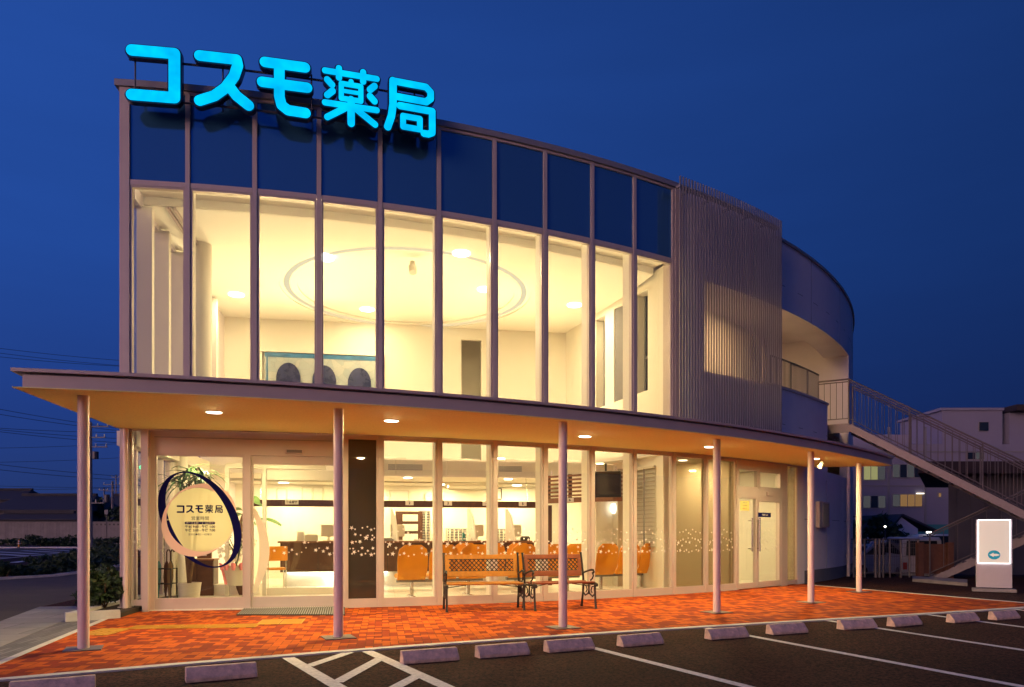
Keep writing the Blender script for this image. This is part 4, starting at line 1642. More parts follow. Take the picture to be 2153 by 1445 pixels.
def seat_on(px0, py0, px1, py1, r):
    p, q = gp(px0, py0), gp(px1, py1)
    d = (q - p).normalized()
    th = math.atan2(d.y, d.x)
    m = (p + q) / 2 + V(-d.y, d.x, 0) * .30
    r.location = (m.x, m.y, .0)
    r.rotation_euler = (0, 0, th)


b1 = bench('light oak park bench with diamond lattice back, black iron ends, nearer the door', M['teak'], 1.25)
seat_on(941, 1287.5, 1101, 1284.5, b1)
b2 = bench('reddish brown park bench with lattice back, partly hidden by a white canopy post', M['teak_red'], 1.08)
seat_on(1125, 1285.5, 1254, 1280.5, b2)
ch = MB()
rng = random.Random(5)
pts = [gp(1088, 1262), gp(1094, 1271, .02), gp(1102, 1268), gp(1110, 1264), gp(1117, 1270)]
pp = [V(gp(1092, 1271).x, gp(1092, 1271).y, .30)] + [V(p.x, p.y, .012 + .01 * (i % 2)) for i, p in enumerate(pts)] + [V(gp(1113, 1272).x, gp(1113, 1272).y, .3)]
for i in range(len(pp) - 1):
    nn = max(int((pp[i + 1] - pp[i]).length / .03), 1)
    for k in range(nn):
        ch.tube([pp[i].lerp(pp[i + 1], k / nn), pp[i].lerp(pp[i + 1], (k + .8) / nn)], .006, 5)
tag(ch.build('chain', M['galv']), 'thin metal chain tying the two benches together at their legs', 'chain')

# ================================================================== wheel stops
WS = [((25, 1471), (193, 1456)), ((394.6, 1437), (538.5, 1424.7)), ((853, 1397.6), (963, 1389)), ((1011, 1385.6), (1113.5, 1377)), ((1157, 1373.6), (1250, 1365.7)), ((1312, 1361.6), (1396, 1354)),
      ((1499.7, 1345.9), (1572.4, 1340.6)), ((1629, 1335.7), (1697, 1331)), ((1781, 1324.9), (1839.7, 1321.4)), ((1881, 1319), (1942, 1313.7)), ((2006, 1310.9), (2063, 1306)), ((2094, 1305), (2148.5, 1300.4))]
WL = ['concrete wheel stop cut by the lower left photo corner', 'lone concrete wheel stop left of the hatched marking', 'concrete wheel stop just right of the hatched white marking', 'concrete wheel stop second to the right of the hatched marking',
      'concrete wheel stop lying across the short white line start below the fourth bay', 'concrete wheel stop between the third canopy post and the next bay line', 'concrete wheel stop in front of the fourth canopy post, on a white line',
      'concrete wheel stop next right of the fourth canopy post', 'concrete wheel stop covering a white line below the last canopy posts', 'concrete wheel stop just right of the last canopy post', 'concrete wheel stop below left of the lit pylon sign',
      'rightmost concrete wheel stop, directly below the lit pylon sign']
for (p, q), lb in zip(WS, WL):
    p, q = gp(*p, -.012), gp(*q, -.012)
    d = (q - p).normalized()
    n = V(-d.y, d.x, 0)
    m = (p + q) / 2
    r = MB()
    Ln = .58
    prof = [(0, 0), (0, .035), (.075, .122), (.125, .122), (.14, 0)]
    e0 = [m - d * Ln / 2 + n * a + V(0, 0, z) for a, z in prof]
    r.plate(e0, d, Ln)
    o = MB()
    o.v = [v - m for v in r.v]
    o.f = r.f
    ob = o.build('wheel_stop', M['concrete'], None, bevel=.008)
    ob.location = m
    ob.rotation_euler.z = 0
    tag(ob, lb, 'wheel stop', 'concrete wheel stops of the parking bays')

# ================================================================== entrance mat
mp = [gp(497, 1294.5), gp(725, 1294.5), gp(725, 1274), gp(521, 1274)]
mo = MB().prism([(p.x, p.y) for p in mp], .001, .016)
MATO = mo.build('door_mat', M['rubber'])
tag(MATO, 'dark grey ribbed mat on the brick paving before the sliding door', 'mat')
rbs = MB()
u_, v_ = (mp[1] - mp[0]), (mp[3] - mp[0])
for i in range(46):
    t = (i + .5) / 46
    rbs.beam(mp[0] + u_ * t + v_ * .02 + V(0, 0, .018), mp[3] + (mp[2] - mp[3]) * t - v_ * .02 + V(0, 0, .018), .018, .006)
rbs.build('ribs', M['grey'], MATO)

# ================================================================== lit pylon sign
pb_ = gp(2090, 1245)
pth = rad(24)
PY = empty('pylon_sign', (pb_.x, pb_.y, 0), rad(-30), 'lit white pylon sign with a blue arrow roundel at the lot edge', 'sign')
PM = Matrix.Translation(PY.location) @ Matrix.Rotation(rad(-30), 4, 'Z')


def pbox(c, s):
    bb = MB().box(c, s)
    bb.v = [PM @ v for v in bb.v]
    return bb


pbox((0, .1, .035), (.80, .34, .07)).build('base', M['old_concrete'], PY, bevel=.01)
pbox((0, .1, .345), (.655, .17, .51)).build('lower_panel', M['signbox'], PY, bevel=.006)
pbox((0, .1, 1.085), (.655, .17, .965)).build('cabinet', M['signbox'], PY, bevel=.006)
pbox((0, .007, 1.085), (.575, .012, .925)).build('lit_panel', M['signpanel'], PY)
eb = pbox((-.289, .004, 1.085), (.010, .018, .945))
for c, s_ in (((.289, .004, 1.085), (.010, .018, .945)), ((0, .004, 1.553), (.568, .018, .010)), ((0, .004, .617), (.568, .018, .010))):
    t_ = pbox(c, s_)
    eb.add(t_.v, t_.f)
eb.build('edge_light', M['edge_led'], PY)


def pc(x, z, off=-.004):
    return PM @ V(x, off, z)


mk = MB()
cz0, rr = .80, .112
NB = 64
inside = lambda x, y: (abs(y) < (x + .085) * .62 and x < -.004 + .0 and abs(y) > (x + .02) * .62) or (abs(y) < .026 * (1 - ((x - .03) / .075) ** 2) and -.05 < x < .10)
G = 44
for i in range(G):
    for j in range(G):
        x0, x1 = -rr + 2 * rr * i / G, -rr + 2 * rr * (i + 1) / G
        y0, y1 = -rr + 2 * rr * j / G, -rr + 2 * rr * (j + 1) / G
        xm, ym = (x0 + x1) / 2, (y0 + y1) / 2
        if math.hypot(xm, ym * 1.15) < rr and not inside(xm, ym):
            mk.quad(pc(x0, cz0 + y0), pc(x1, cz0 + y0), pc(x1, cz0 + y1), pc(x0, cz0 + y1))
mk.build('arrow_roundel', M['teal_mark'], PY)

# ================================================================== steel staircase
dirn = V(sin(rad(60)), -cos(rad(60)), 0)
tang = V(cos(rad(60)), sin(rad(60)), 0)
ST0 = V(9.5, 20.8, 0)
STC = empty('steel_staircase', (ST0.x, ST0.y, 0), 0, 'grey steel outdoor staircase with open treads rising to the balcony', 'staircase')
SW = 1.15
Z0, Z1 = 4.37, 1.45
RUN = 4.7
NST = 17


def sp_(r, o, z):
    return V(ST0.x, ST0.y, z) + dirn * r + tang * o


def flight(r0, z0, r1, z1, o0, o1, n, base=False):
    for o in (o0, o1):
        MB().beam(sp_(r0, o, z0 - .10), sp_(r1, o, z1 - .10), .045, .19, V(0, 0, 1)).build('stringer', M['galv'], STC)
    for i in range(n):
        t = (i + .5) / n
        c = sp_(r0 + (r1 - r0) * t, (o0 + o1) / 2, z0 + (z1 - z0) * (i + (.0 if z0 > z1 else 1)) / n - (.0 if z0 < z1 else (z0 - z1) / n))
        tr = MB().box(c, (abs(r1 - r0) / n * 1.05, abs(o1 - o0) - .05, .045), math.atan2(dirn.y, dirn.x))
        tr.build('tread', M['galv'], STC)


flight(0, Z0, RUN, Z1, 0, SW, NST)
# landing at the balcony
ld = MB()
ld.box(sp_(-.40, SW / 2, Z0 - .04), (.82, SW + .06, .08), math.atan2(dirn.y, dirn.x))
ld.box(sp_(-.40, -.0, Z0 - .16), (.82, .05, .18), math.atan2(dirn.y, dirn.x))
ld.build('landing', M['galv'], STC)
ld2 = MB()
ld2.box(sp_(RUN + .65, SW + .1, Z1 - .04), (1.3, 2 * SW + .3, .08), math.atan2(dirn.y, dirn.x))
ld2.build('landing', M['galv'], STC)
LO = 1.35
flight(RUN, Z1, RUN - 2.72, 0.0, LO, LO + SW, 10)


def rail(r0, z0, r1, z1, o, nb, posts, hh=1.25):
    g = MB()
    g.tube([sp_(r0, o, z0 + hh), sp_(r1, o, z1 + hh)], .024, 8)
    g.tube([sp_(r0, o, z0 + hh - .07), sp_(r1, o, z1 + hh - .07)], .016, 6)
    g.build('handrail', M['galv'], STC)
    MB().tube([sp_(r0, o, z0 + .14), sp_(r1, o, z1 + .14)], .014, 6).build('lower_rail', M['galv'], STC)
    for i in range(nb + 1):
        t = i / nb
        z = z0 + (z1 - z0) * t
        post = i in posts
        MB().tube([sp_(r0 + (r1 - r0) * t, o, z + (-.16 if post else .14)), sp_(r0 + (r1 - r0) * t, o, z + hh - (.0 if post else .07))], .024 if post else .009, 6).build('rail_post' if post else 'baluster', M['galv'], STC)


rail(0, Z0, RUN, Z1, -.0, 28, (0, 9, 19, 28))
rail(0, Z0, RUN, Z1, SW, 28, (0, 9, 19, 28))
rail(-.8, Z0, 0, Z0, 0, 5, (0,))
rail(RUN, Z1, RUN - 2.72, .0, LO, 8, (0, 8))
rail(RUN + .1, Z1, RUN + 1.3, Z1, -.0, 6, (6,))
for (r, o) in ((RUN + .2, .05), (RUN + 1.25, .05), (RUN + 1.25, 2 * SW + .15)):
    MB().beam(sp_(r, o, 0), sp_(r, o, Z1 - .08), .09, .09).build('support_post', M['galv'], STC)

# dark shed and its roof behind the stairs
SHD = empty('storage_shed', (16, 25, 0), 0, 'dark grey clad shed with overhanging flat roof behind the stairs', 'shed')
sx0 = at(1994, 23.2).x
MB().prism([(sx0, 23.2), (26, 23.2), (33, 29.2), (sx0 * 29.2 / 23.2 + .3, 29.2)], -.03, 3.1).build('wall', M['shedwall'], SHD)
sx1 = at(1930, 22.4).x
MB().prism([(sx1, 22.4), (27, 22.4), (34, 29.4), (sx1 * 29.4 / 22.4 + .3, 29.4)], 3.102, 3.46).build('roof', M['darkroof'], SHD)
cg = MB()
for i in range(30):
    cg.box((sx0 + .25 + i * .45, 23.19, 1.55), (.03, .025, 3.08))
cg.build('cladding_ribs', M['shedwall'], SHD)

# fence behind the lot
FN = empty('metal_fence', at(1865, 21.5), 0, 'low pale metal fence with wide set posts behind the last canopy post', 'fence')
for px_ in (1795, 1818, 1841, 1849, 1857, 1871, 1894, 1912, 1930):
    q = at(px_, 21.4)
    MB().tube([V(q.x, q.y, -.03), V(q.x, q.y, 1.10)], .045 if px_ in (1841, 1849) else .026, 8).build('fence_post', M['galv'], FN)
q0, q1 = at(1790, 21.4), at(1933, 21.4)
fr_ = MB()
for z in (1.10, .12):
    fr_.tube([V(q0.x, q0.y, z), V(q1.x, q1.y, z)], .02, 6)
fr_.build('fence_rail', M['galv'], FN)
ms_ = MB()
for i in range(34):
    x = q0.x + (q1.x - q0.x) * i / 33
    ms_.tube([V(x, q0.y, .12), V(x, q0.y, 1.1)], .004, 4)
for z in (.35, .6, .85, .97):
    ms_.tube([V(q0.x, q0.y, z), V(q1.x, q1.y, z)], .004, 4)
ms_.build('wire_mesh', M['galv'], FN)
TB_ = empty('timber_enclosure', at(1962, 21.2), 0, 'low brown timber enclosure beside the foot of the stairs', 'enclosure')
qa, qb = at(1934, 21.0), at(1996, 21.0)
tb = MB()
for z in (.20, .37, .54, .71, .88):
    tb.box(((qa.x + qb.x) / 2, 21.05, z), (qb.x - qa.x - .1, .03, .17))
tb.build('boards', M['timber'], TB_)
for x in (qa.x, qb.x):
    MB().box((x, 21.0, .50), (.16, .16, 1.02)).build('enclosure_post', M['timber'], TB_)
tag(MB().prism([tuple(gp(1918, 1222).xy), tuple(gp(2034, 1232).xy), tuple(gp(2034, 1224).xy), tuple(gp(1918, 1216).xy)], -.03, .07).build('concrete_footing', M['old_concrete']), 'low concrete footing at the bottom of the stairs', 'footing')


# parked cars behind the fence (on the lower lot)
def car(label, loc, rz, Lh, Hh, boxy):
    r = empty('parked_car', loc, rz, label, 'car', 'cars parked beyond the fence')
    Wd = 1.48
    hood = .18 if boxy else .30
    pr = [(-Lh / 2, .25), (-Lh / 2 + .02, .75), (-Lh / 2 + .12, Hh - .12), (-Lh / 2 + .32, Hh), (Lh * .16, Hh), (Lh / 2 - hood * Lh * .55, Hh * .60), (Lh / 2 - .08, Hh * .52), (Lh / 2, .30), (Lh / 2 - .1, .22), (-Lh / 2 + .08, .22)]
    R = Matrix.Translation(r.location) @ Matrix.Rotation(rz, 4, 'Z')
    bb = MB().plate([V(x, -Wd / 2, z) for x, z in pr], V(0, 1, 0), Wd)
    bb.v = [R @ v for v in bb.v]
    bb.build('body', M['carwhite'], r, bevel=.07, smooth=True)
    for sy in (-1, 1):
        g = MB().plate([V(-Lh / 2 + .30, sy * (Wd / 2 + .001), Hh * .60), V(-Lh / 2 + .36, sy * (Wd / 2 + .001), Hh - .10), V(Lh * .12, sy * (Wd / 2 + .001), Hh - .10), V(Lh * .28, sy * (Wd / 2 + .001), Hh * .62)], V(0, sy, 0), .006)
        g.v = [R @ v for v in g.v]
        g.build('side_window', M['darkglass'], r)
    g = MB().plate([V(-Lh / 2 + .035, -.6, Hh * .58), V(-Lh / 2 + .035, .6, Hh * .58), V(-Lh / 2 + .125, .55, Hh - .16), V(-Lh / 2 + .125, -.55, Hh - .16)], V(-1, 0, .2), .02)
    g.v = [R @ v for v in g.v]
    g.build('rear_window', M['darkglass'], r)
    for sy in (-1, 1):
        t = MB().box((-Lh / 2 + .01, sy * .64, .62), (.04, .13, .28))
        t.v = [R @ v for v in t.v]
        t.build('tail_lamp', M['carred'], r)
    for x in (-Lh / 2 + .62, Lh / 2 - .62):
        for sy in (-1, 1):
            w = MB().tube([V(x, sy * (Wd / 2 - .16), .28), V(x, sy * (Wd / 2 + .01), .28)], .28, 16)
            w.v = [R @ v for v in w.v]
            wo = w.build('wheel', M['black'], r)
            w = MB().tube([V(x, sy * (Wd / 2 + .005), .28), V(x, sy * (Wd / 2 + .02), .28)], .17, 12)
            w.v = [R @ v for v in w.v]
            w.build('rim', M['galv'], wo)
    p = MB().box((-Lh / 2 - .005, 0, .45), (.02, .34, .17))
    p.v = [R @ v for v in p.v]
    p.build('number_plate', mat('plate_yellow', (.6, .5, .1), .5), r)
    return r


q = at(1912, 31, -.65)
car('boxy white van seen from behind through the fence', q, rad(78), 3.3, 1.78, True)
q = at(1868, 32.5, -.65)
car('white hatchback parked left of the boxy van', q, rad(160), 3.6, 1.62, False)
q = at(1815, 33.5, -.65)
car('pale saloon car partly hidden by the last canopy post', q, rad(168), 3.8, 1.45, False)
q = at(1950, 38, -.65)
car('white car roof showing behind the boxy van', q, rad(170), 3.8, 1.9, True)

# hospital-like block behind
HB = empty('hospital_block', (30, 52, 0), 0, 'large pale concrete block with lit windows and teal base band behind', 'building')
hy = 50.0


def hx_(px):
    return (px - CX) / FPX * hy


def hbox(x0, x1, z0, z1, y0, y1):
    return MB().box(((x0 + x1) / 2, (y0 + y1) / 2, (z0 + z1) / 2), (x1 - x0, y1 - y0, z1 - z0))


hbox(hx_(1700), hx_(2400), 1.9, zz(934, hy), hy, hy + 14).build('wall', M['hosp'], HB)
hbox(hx_(1700), hx_(2400), -.6, 1.9, hy - .02, hy + 13).build('teal_base_wall', M['teal'], HB)
hbox(hx_(1858), hx_(1995), zz(934, hy) + .003, zz(893, hy), hy + 5, hy + 5.3).build('roof_screen', M['hosp'], HB)
PH = hbox(hx_(1990), hx_(2118), zz(934, hy) + .004, zz(861, hy), hy + .5, hy + 6).build('stair_tower', M['hosp'], HB)
hbox(hx_(1985), hx_(2120), zz(861, hy) + .002, zz(861, hy) + .18, hy + .4, hy + 6.2).build('tower_coping', M['hosp'], PH)
f = hbox(hx_(2066), hx_(2087), zz(905, hy), zz(885, hy), hy + .42, hy + .52).build('window', M['alu_dark'], HB)
hbox(hx_(2067), hx_(2086), zz(904, hy), zz(886, hy), hy + .38, hy + .41).build('pane', M['darkglass'], f)
T2 = hbox(hx_(2135), hx_(2300), zz(934, hy) + .004, zz(864, hy), hy + .6, hy + 5).build('roof_tower', M['hosp'], HB)
hbox(hx_(2131), hx_(2320), zz(864, hy), zz(852, hy), hy - .3, hy + 6).build('tower_roof', M['darkroof'], T2)
lit_g = glow('lit_curtain_green', (.52, .50, .22), .55)
lit_o = glow('lit_curtain_amber', (.55, .30, .12), .42)
dim = glow('dim_curtain', (.12, .12, .13), .5)


def hwin(x0, x1, y0, y1, mt, div):
    f = hbox(hx_(x0), hx_(x1), zz(y1, hy), zz(y0, hy), hy - .05, hy + .02).build('window', M['alu_dark'], HB)
    n = div
    w = (hx_(x1) - hx_(x0) - .12) / n
    for i in range(n):
        p = hbox(hx_(x0) + .06 + i * w + .03, hx_(x0) + .06 + (i + 1) * w - .03, zz(y1, hy) + .07, zz(y0, hy) - .07, hy - .08, hy - .053)
        p.build('pane', mt[i % len(mt)], f)


hwin(1813, 1862, 979, 1011, [lit_g, lit_g, dim], 3)
hwin(1874, 1938, 975, 1006, [dim, M['darkglass']], 4)
hwin(1812, 1863, 1041, 1070, [dim, M['darkglass'], dim], 3)
hwin(1874, 1940, 1038, 1067, [dim, lit_o, lit_o, lit_o], 4)
hwin(1970, 1980, 1035, 1047, [lit_o], 1)
hwin(2030, 2070, 950, 968, [M['darkglass'], dim], 2)
ln = MB()
for y_ in (1022, 950):
    ln.box((hx_(2000), hy - .02, zz(y_, hy)), (60, .06, .08))
for x_ in (1868, 1945):
    ln.box((hx_(x_), hy - .03, 5.0), (.12, .1, 7.0))
ln.build('facade_joints', M['grey'], HB)
ls = MB().box((hx_(1933), hy - .12, zz(1038, hy)), (.5, .05, .06))
ls.build('strip_lamp', M['lens_soft'], HB)
# small house gable, bushes, lamps
GH = empty('small_house', at(1908, 44), 0, 'small house with pale gable peeking over the dark bushes', 'house')
g0, g1 = at(1880, 44).x, at(1930, 44).x
MB().plate([V(g0, 44, -.6), V(g1, 44, -.6), V(g1, 44, zz(1112, 44)), V((g0 + g1) / 2 - .3, 44, zz(1087, 44)), V(g0, 44, zz(1112, 44))], V(0, 1, 0), 5).build('wall', M['wall'], GH)
rf = MB()
ap = V((g0 + g1) / 2 - .3, 43.8, zz(1085, 44))
rf.plate([ap, ap + V(0, 5.4, 0), V(g1 + 1.0, 49.2, zz(1118, 44)), V(g1 + 1.0, 43.8, zz(1118, 44))], V(.3, 0, 1), .12)
rf.plate([ap, ap + V(0, 5.4, 0), V(g0 - .3, 49.2, zz(1114, 44)), V(g0 - .3, 43.8, zz(1114, 44))], V(-.3, 0, 1), .12)
rf.build('roof', M['tile'], GH)
rng = random.Random(11)
BUS = [(1826, 41, 1.3, 1.5, 'tallest rounded dark bush beside the last canopy post'), (1858, 42, 1.15, 1.35, 'rounded dark bush with a white lamp in front'), (1888, 40, 1.1, .95, 'low dark bush below the small house gable'), (1925, 41, 1.2, .8, 'low dark bush right of the small house'), (1800, 40, 1.0, 1.0, 'dark bush at the pharmacy wall edge'), (1965, 40, 1.3, .8, 'dark bush behind the stair rail')]
for (px_, d, r_, h_, lb) in BUS:
    q = at(px_, d, -.6)
    t = empty('bush', q, 0, lb, 'bush', 'bushes before the hospital block')
    MB().leaves(q + V(0, 0, h_), (r_, r_ * .8, h_), 900, .17, rng, clumps=16).build('foliage', M['leaf'], t)
    MB().tube([q, q + V(.02, 0, h_ * .5), q + V(.1, 0, h_)], [.07, .05, .03], 6).build('trunk', M['bark'], t)
for (px_, py_, d, lb) in ((1861, 1107.5, 38.5, 'small white lamp glowing in front of the dark bushes'), (1950, 1119.5, 37, 'left of two small white lamps near the stair rail'), (1956, 1119.5, 37, 'right of two small white lamps near the stair rail')):
    q = at(px_, d, zz(py_, d))
    t = empty('garden_lamp', (q.x, q.y, -.65), 0, lb, 'lamp')
    MB().ball(q, (.055, .055, .04), 10, 6).build('lamp_head', M['lens'], t)
    MB().tube([V(q.x, q.y, -.65), q], .03, 6).build('lamp_pole', M['steel'], t)
# ================================================================== left side: planter, hedges, wall, houses, poles
rng = random.Random(3)
PK0, PK1 = gp(137, 1306), gp(252, 1299)
n_ = (PK1 - PK0).normalized()
PL = empty('planter', PK0, 0, 'low concrete edged planting bed beside the left corner of the building', 'planter')
MB().beam(PK0 + V(0, 0, .05), PK1 + V(0, 0, .05), .12, .14).build('edging', M['kerb'], PL)
pe = PK0 + EY * 3.2
MB().beam(PK0 + V(0, 0, .048) + n_ * .06, pe + n_ * .06 + V(0, 0, .048), .12, .136).build('edging', M['kerb'], PL)
MB().prism([PK0 + n_ * .12 + EY * .06, PK1 + EY * .06, PK1 + EY * 3.2, pe + n_ * .12], -.02, .07).build('soil', M['soil'], PL)
for (px_, d, r_, h_, lb) in ((220, 11.75, .33, .33, 'dark leafy shrub in the planting bed against the corner post'), (203, 12.0, .34, .27, 'lower leafy shrub at the left end of the planting bed'), (222, 12.9, .40, .36, 'leafy shrub behind the front shrub of the planting bed')):
    q = at(px_, d, .06)
    t = empty('shrub', q, 0, lb, 'shrub', 'shrubs in the corner planting bed')
    MB().leaves(q + V(0, 0, h_), (r_, r_, h_), 1300, .052, rng, aspect=2.2, clumps=20).build('foliage', M['leaf'], t)
    st = MB()
    for k in range(6):
        a = k * 1.05
        st.tube([q, q + V(.1 * cos(a), .1 * sin(a), h_ * .6), q + V(.25 * cos(a), .25 * sin(a), h_ * 1.3)], [.012, .009, .004], 5)
    st.build('stem', M['bark'], t)
# clipped hedge along the driveway, in separate bushes
HD = [(28, 22.5, 1.0, .12), (75, 22.9, 1.0, .18), (110, 23.6, 1.1, .29), (150, 24.9, 1.2, .34), (190, 26.8, 1.3, .37), (228, 29.2, 1.4, .42), (258, 31.8, 1.5, .46), (-8, 21.6, .6, .24)]
for i, (px_, d, r_, h_) in enumerate(HD):
    q = at(px_, d, 0)
    t = empty('hedge_bush', q, 0, ['low end of the dark hedge at the left photo edge', 'low dark hedge bush, second from the left photo edge', 'dark hedge bush where the hedge grows taller', 'dark hedge bush left of the first canopy post', 'dark hedge bush directly behind the first canopy post', 'dark hedge bush right of the first canopy post', 'dark hedge bush beside the building corner post', 'dark hedge bush cut by the left photo edge'][i], 'hedge', 'hedge bushes along the driveway')
    MB().leaves(q + V(0, 0, h_ * .9), (r_, r_ * .6, h_), 1200, .085, rng, clumps=22).build('foliage', M['leaf'], t)
    st = MB()
    for k in range(4):
        st.tube([q + V(.2 * k - .3, 0, 0), q + V(.25 * k - .35, .05, h_)], [.02, .008], 5)
    st.build('stem', M['bark'], t)
hk = MB()
pts = [at(-60, 20.6), at(0, 20.3), at(120, 21.9), at(190, 24.5), at(262, 29.5)]
for i in range(4):
    hk.beam(pts[i] + V(0, -.15, .0), pts[i + 1] + V(0, -.15, .0), .14, .12)
struct(hk.build('driveway_kerb', M['kerb']))
# low verge planting across the road
for i, (px_, r_, h_) in enumerate(((45, 3.0, .55), (85, 2.2, .62), (150, 3.2, .75), (190, 2.6, .55), (235, 2.5, .6))):
    q = at(px_, 68, 0)
    t = empty('verge_shrub', q, 0, ['verge shrub across the road behind the traffic delineator, low and wide', 'low dark verge shrub right of the traffic delineator', 'tallest verge shrub across the road, left of the first canopy post', 'verge shrub across the road behind the first canopy post', 'verge shrub across the road beside the utility pole'][i], 'shrub', 'verge shrubs across the road')
    MB().leaves(q + V(0, 0, h_ * .8), (r_, .8, h_), 700, .16, rng, clumps=14).build('foliage', M['leaf'], t)
    MB().tube([q, q + V(0, 0, h_)], [.05, .02], 5).build('stem', M['bark'], t)
q = at(40, 66, 0)
TD = empty('traffic_delineator', q, 0, 'short orange and white traffic post on the verge across the road', 'traffic post')
MB().tube([q, q + V(0, 0, .75)], .07, 10).build('post', M['orange'], TD)
MB().tube([q + V(0, 0, .35), q + V(0, 0, .45)], .075, 10).tube([q + V(0, 0, .55), q + V(0, 0, .65)], .075, 10).build('reflective_band', M['paper'], TD)
MB().lathe([(.16, 0), (.16, .05), (.08, .08)], q, 12).build('foot', M['black'], TD)
# block wall
BW = empty('block_wall', at(100, 92), 0, 'long grey concrete block wall across the road', 'wall')
wx0, wx1 = at(-120, 92).x, at(300, 92).x
MB().box(((wx0 + wx1) / 2, 92, zz(1099, 92) / 2), (wx1 - wx0, .3, zz(1099, 92))).build('wall', M['blockwall'], BW)
MB().box(((wx0 + wx1) / 2, 92, zz(1099, 92) + .06), (wx1 - wx0 + .2, .42, .12)).build('coping', M['blockwall'], BW)
hol = MB()
for px_ in range(196, 262, 9):
    hol.box((at(px_, 92).x, 91.84, zz(1103, 92)), (.22, .02, .2))
hol.build('vent_holes', M['black'], BW)


def house(label, x0, x1, ye, yr, d, depth, name='tiled_roof_house'):
    r = empty(name, at((x0 + x1) / 2, d), 0, label, 'house', 'tiled houses across the road')
    a, c = at(x0, d).x, at(x1, d).x
    ze, zr = zz(ye, d), zz(yr, d)
    MB().box(((a + c) / 2, d + depth / 2, ze / 2), (c - a - 1.2, depth - 1.2, ze)).build('wall', M['shedwall'], r)
    rf = MB()
    f0, f1, k0, k1 = V(a, d, ze), V(c, d, ze), V(a, d + depth, ze), V(c, d + depth, ze)
    m0, m1 = V(a + (c - a) * .12, d + depth / 2, zr), V(c - (c - a) * .12, d + depth / 2, zr)
    rf.add([f0, f1, m1, m0, k0, k1, f0 - V(0, 0, .15), f1 - V(0, 0, .15), k0 - V(0, 0, .15), k1 - V(0, 0, .15)],
           [(0, 1, 2, 3), (5, 4, 3, 2), (1, 5, 2), (4, 0, 3), (6, 7, 1, 0), (7, 9, 5, 1), (9, 8, 4, 5), (8, 6, 0, 4), (6, 8, 9, 7)])
    rf.build('roof', M['tile'], r)
    MB().beam(m0 + V(0, 0, .1), m1 + V(0, 0, .1), .5, .35).build('ridge', M['tile'], r)
    return r


house('wide dark tiled house roof directly behind the block wall', -40, 178, 1072, 1037, 100, 12)
house('small gabled dark roof rising at the far left edge', -60, 40, 1050, 1027, 112, 9)
house('dark tiled roof right of the utility pole', 196, 275, 1066, 1038, 118, 10)
house('lower lean roof close behind the block wall', -30, 165, 1092, 1078, 96, 3.2)
for i, (px_, d, h_) in enumerate(((210, 105, 3.4), (243, 100, 2.6))):
    q = at(px_, d, 0)
    t = empty('garden_tree', q, 0, ['dark garden tree behind the wall right of the utility pole', 'smaller dark garden tree behind the wall near the building edge'][i], 'tree')
    MB().leaves(q + V(0, 0, h_), (2.2, 2, h_ * .75), 900, .3, rng, clumps=18).build('crown', M['leaf'], t)
    MB().tube([q, q + V(0, 0, h_)], [.16, .06], 6).build('trunk', M['bark'], t)


# utility poles and overhead wires
def pole(px_, d, ytop, r_, label, arms):
    q = at(px_, d)
    zt = zz(ytop, d)
    t = empty('utility_pole', q, 0, label, 'utility pole')
    MB().tube([q, V(q.x, q.y, zt)], [r_, r_ * .65], 10).build('pole', M['old_concrete'], t)
    for z, w, s in arms:
        MB().beam(V(q.x - w * (1 - s), q.y - .2, zt - z), V(q.x + w * s, q.y - .2, zt - z), .09, .09).build('cross_arm', M['steel'], t)
        for k in (0.05, .5, .95):
            x = q.x - w * (1 - s) + w * k
            MB().tube([V(x, q.y - .2, zt - z), V(x, q.y - .2, zt - z + .28)], .05, 6).build('insulator', M['ivory'], t)
    return t, q, zt


t_, q_, zt_ = pole(190.5, 62, 888, .17, 'tall concrete utility pole with cross arms right behind the first canopy post', ((.4, 1.8, .9), (1.3, 1.5, .9), (2.1, 1.9, .8), (6.8, 1.4, .9)))
MB().tube([q_ + V(.5, -.2, zt_ - 3.1), q_ + V(.5, -.2, zt_ - 2.5)], .26, 10).build('transformer', M['steel'], t_)
t_, q_, zt_ = pole(236.5, 104, 1012, .2, 'distant utility pole with transformer near the building corner', ((.5, 2.4, .5), (1.4, 2.2, .6)))
MB().tube([q_ + V(-.7, -.2, zt_ - 3.0), q_ + V(-.7, -.2, zt_ - 1.9)], .4, 10).build('transformer', M['steel'], t_)
pole(219, 108, 1025, .12, 'thin distant pole left of the transformer pole', ((.4, 1.4, .5),))
pole(244, 125, 998, .13, 'thin tall pole behind the transformer pole', ((.5, 1.2, .5),))
WIR = [(728, 757, 70), (738, 768, 70), (746, 769, 68), (855, 900, 60), (866, 905, 60), (896, 908, 64), (899, 921, 64), (903, 930, 62), (939, 931, 80), (969, 961, 85), (972, 1000, 62), (983, 1008, 62), (1019, 1024, 95), (1027, 1024, 95)]
for i, (ya, yb, d) in enumerate(WIR):
    p, q = at(-140, d, zz(ya - (yb - ya) * .5, d)), at(300, d + 9, zz(yb + (yb - ya) * .15, d + 9))
    pts = [p.lerp(q, k / 14) + V(0, 0, -.9 * (k / 14) * (1 - k / 14)) for k in range(15)]
    w = MB().tube(pts, .021, 5).build('overhead_wire', M['black'])
    tag(w, ['highest', 'second highest', 'third highest', 'fourth highest', 'fifth highest', 'sixth highest', 'seventh highest', 'eighth highest', 'ninth highest', 'tenth highest', 'eleventh highest', 'twelfth highest', 'thirteenth highest', 'lowest'][i] + ' of the thin black overhead wires crossing the sky at left', 'wire', 'overhead wires at left')
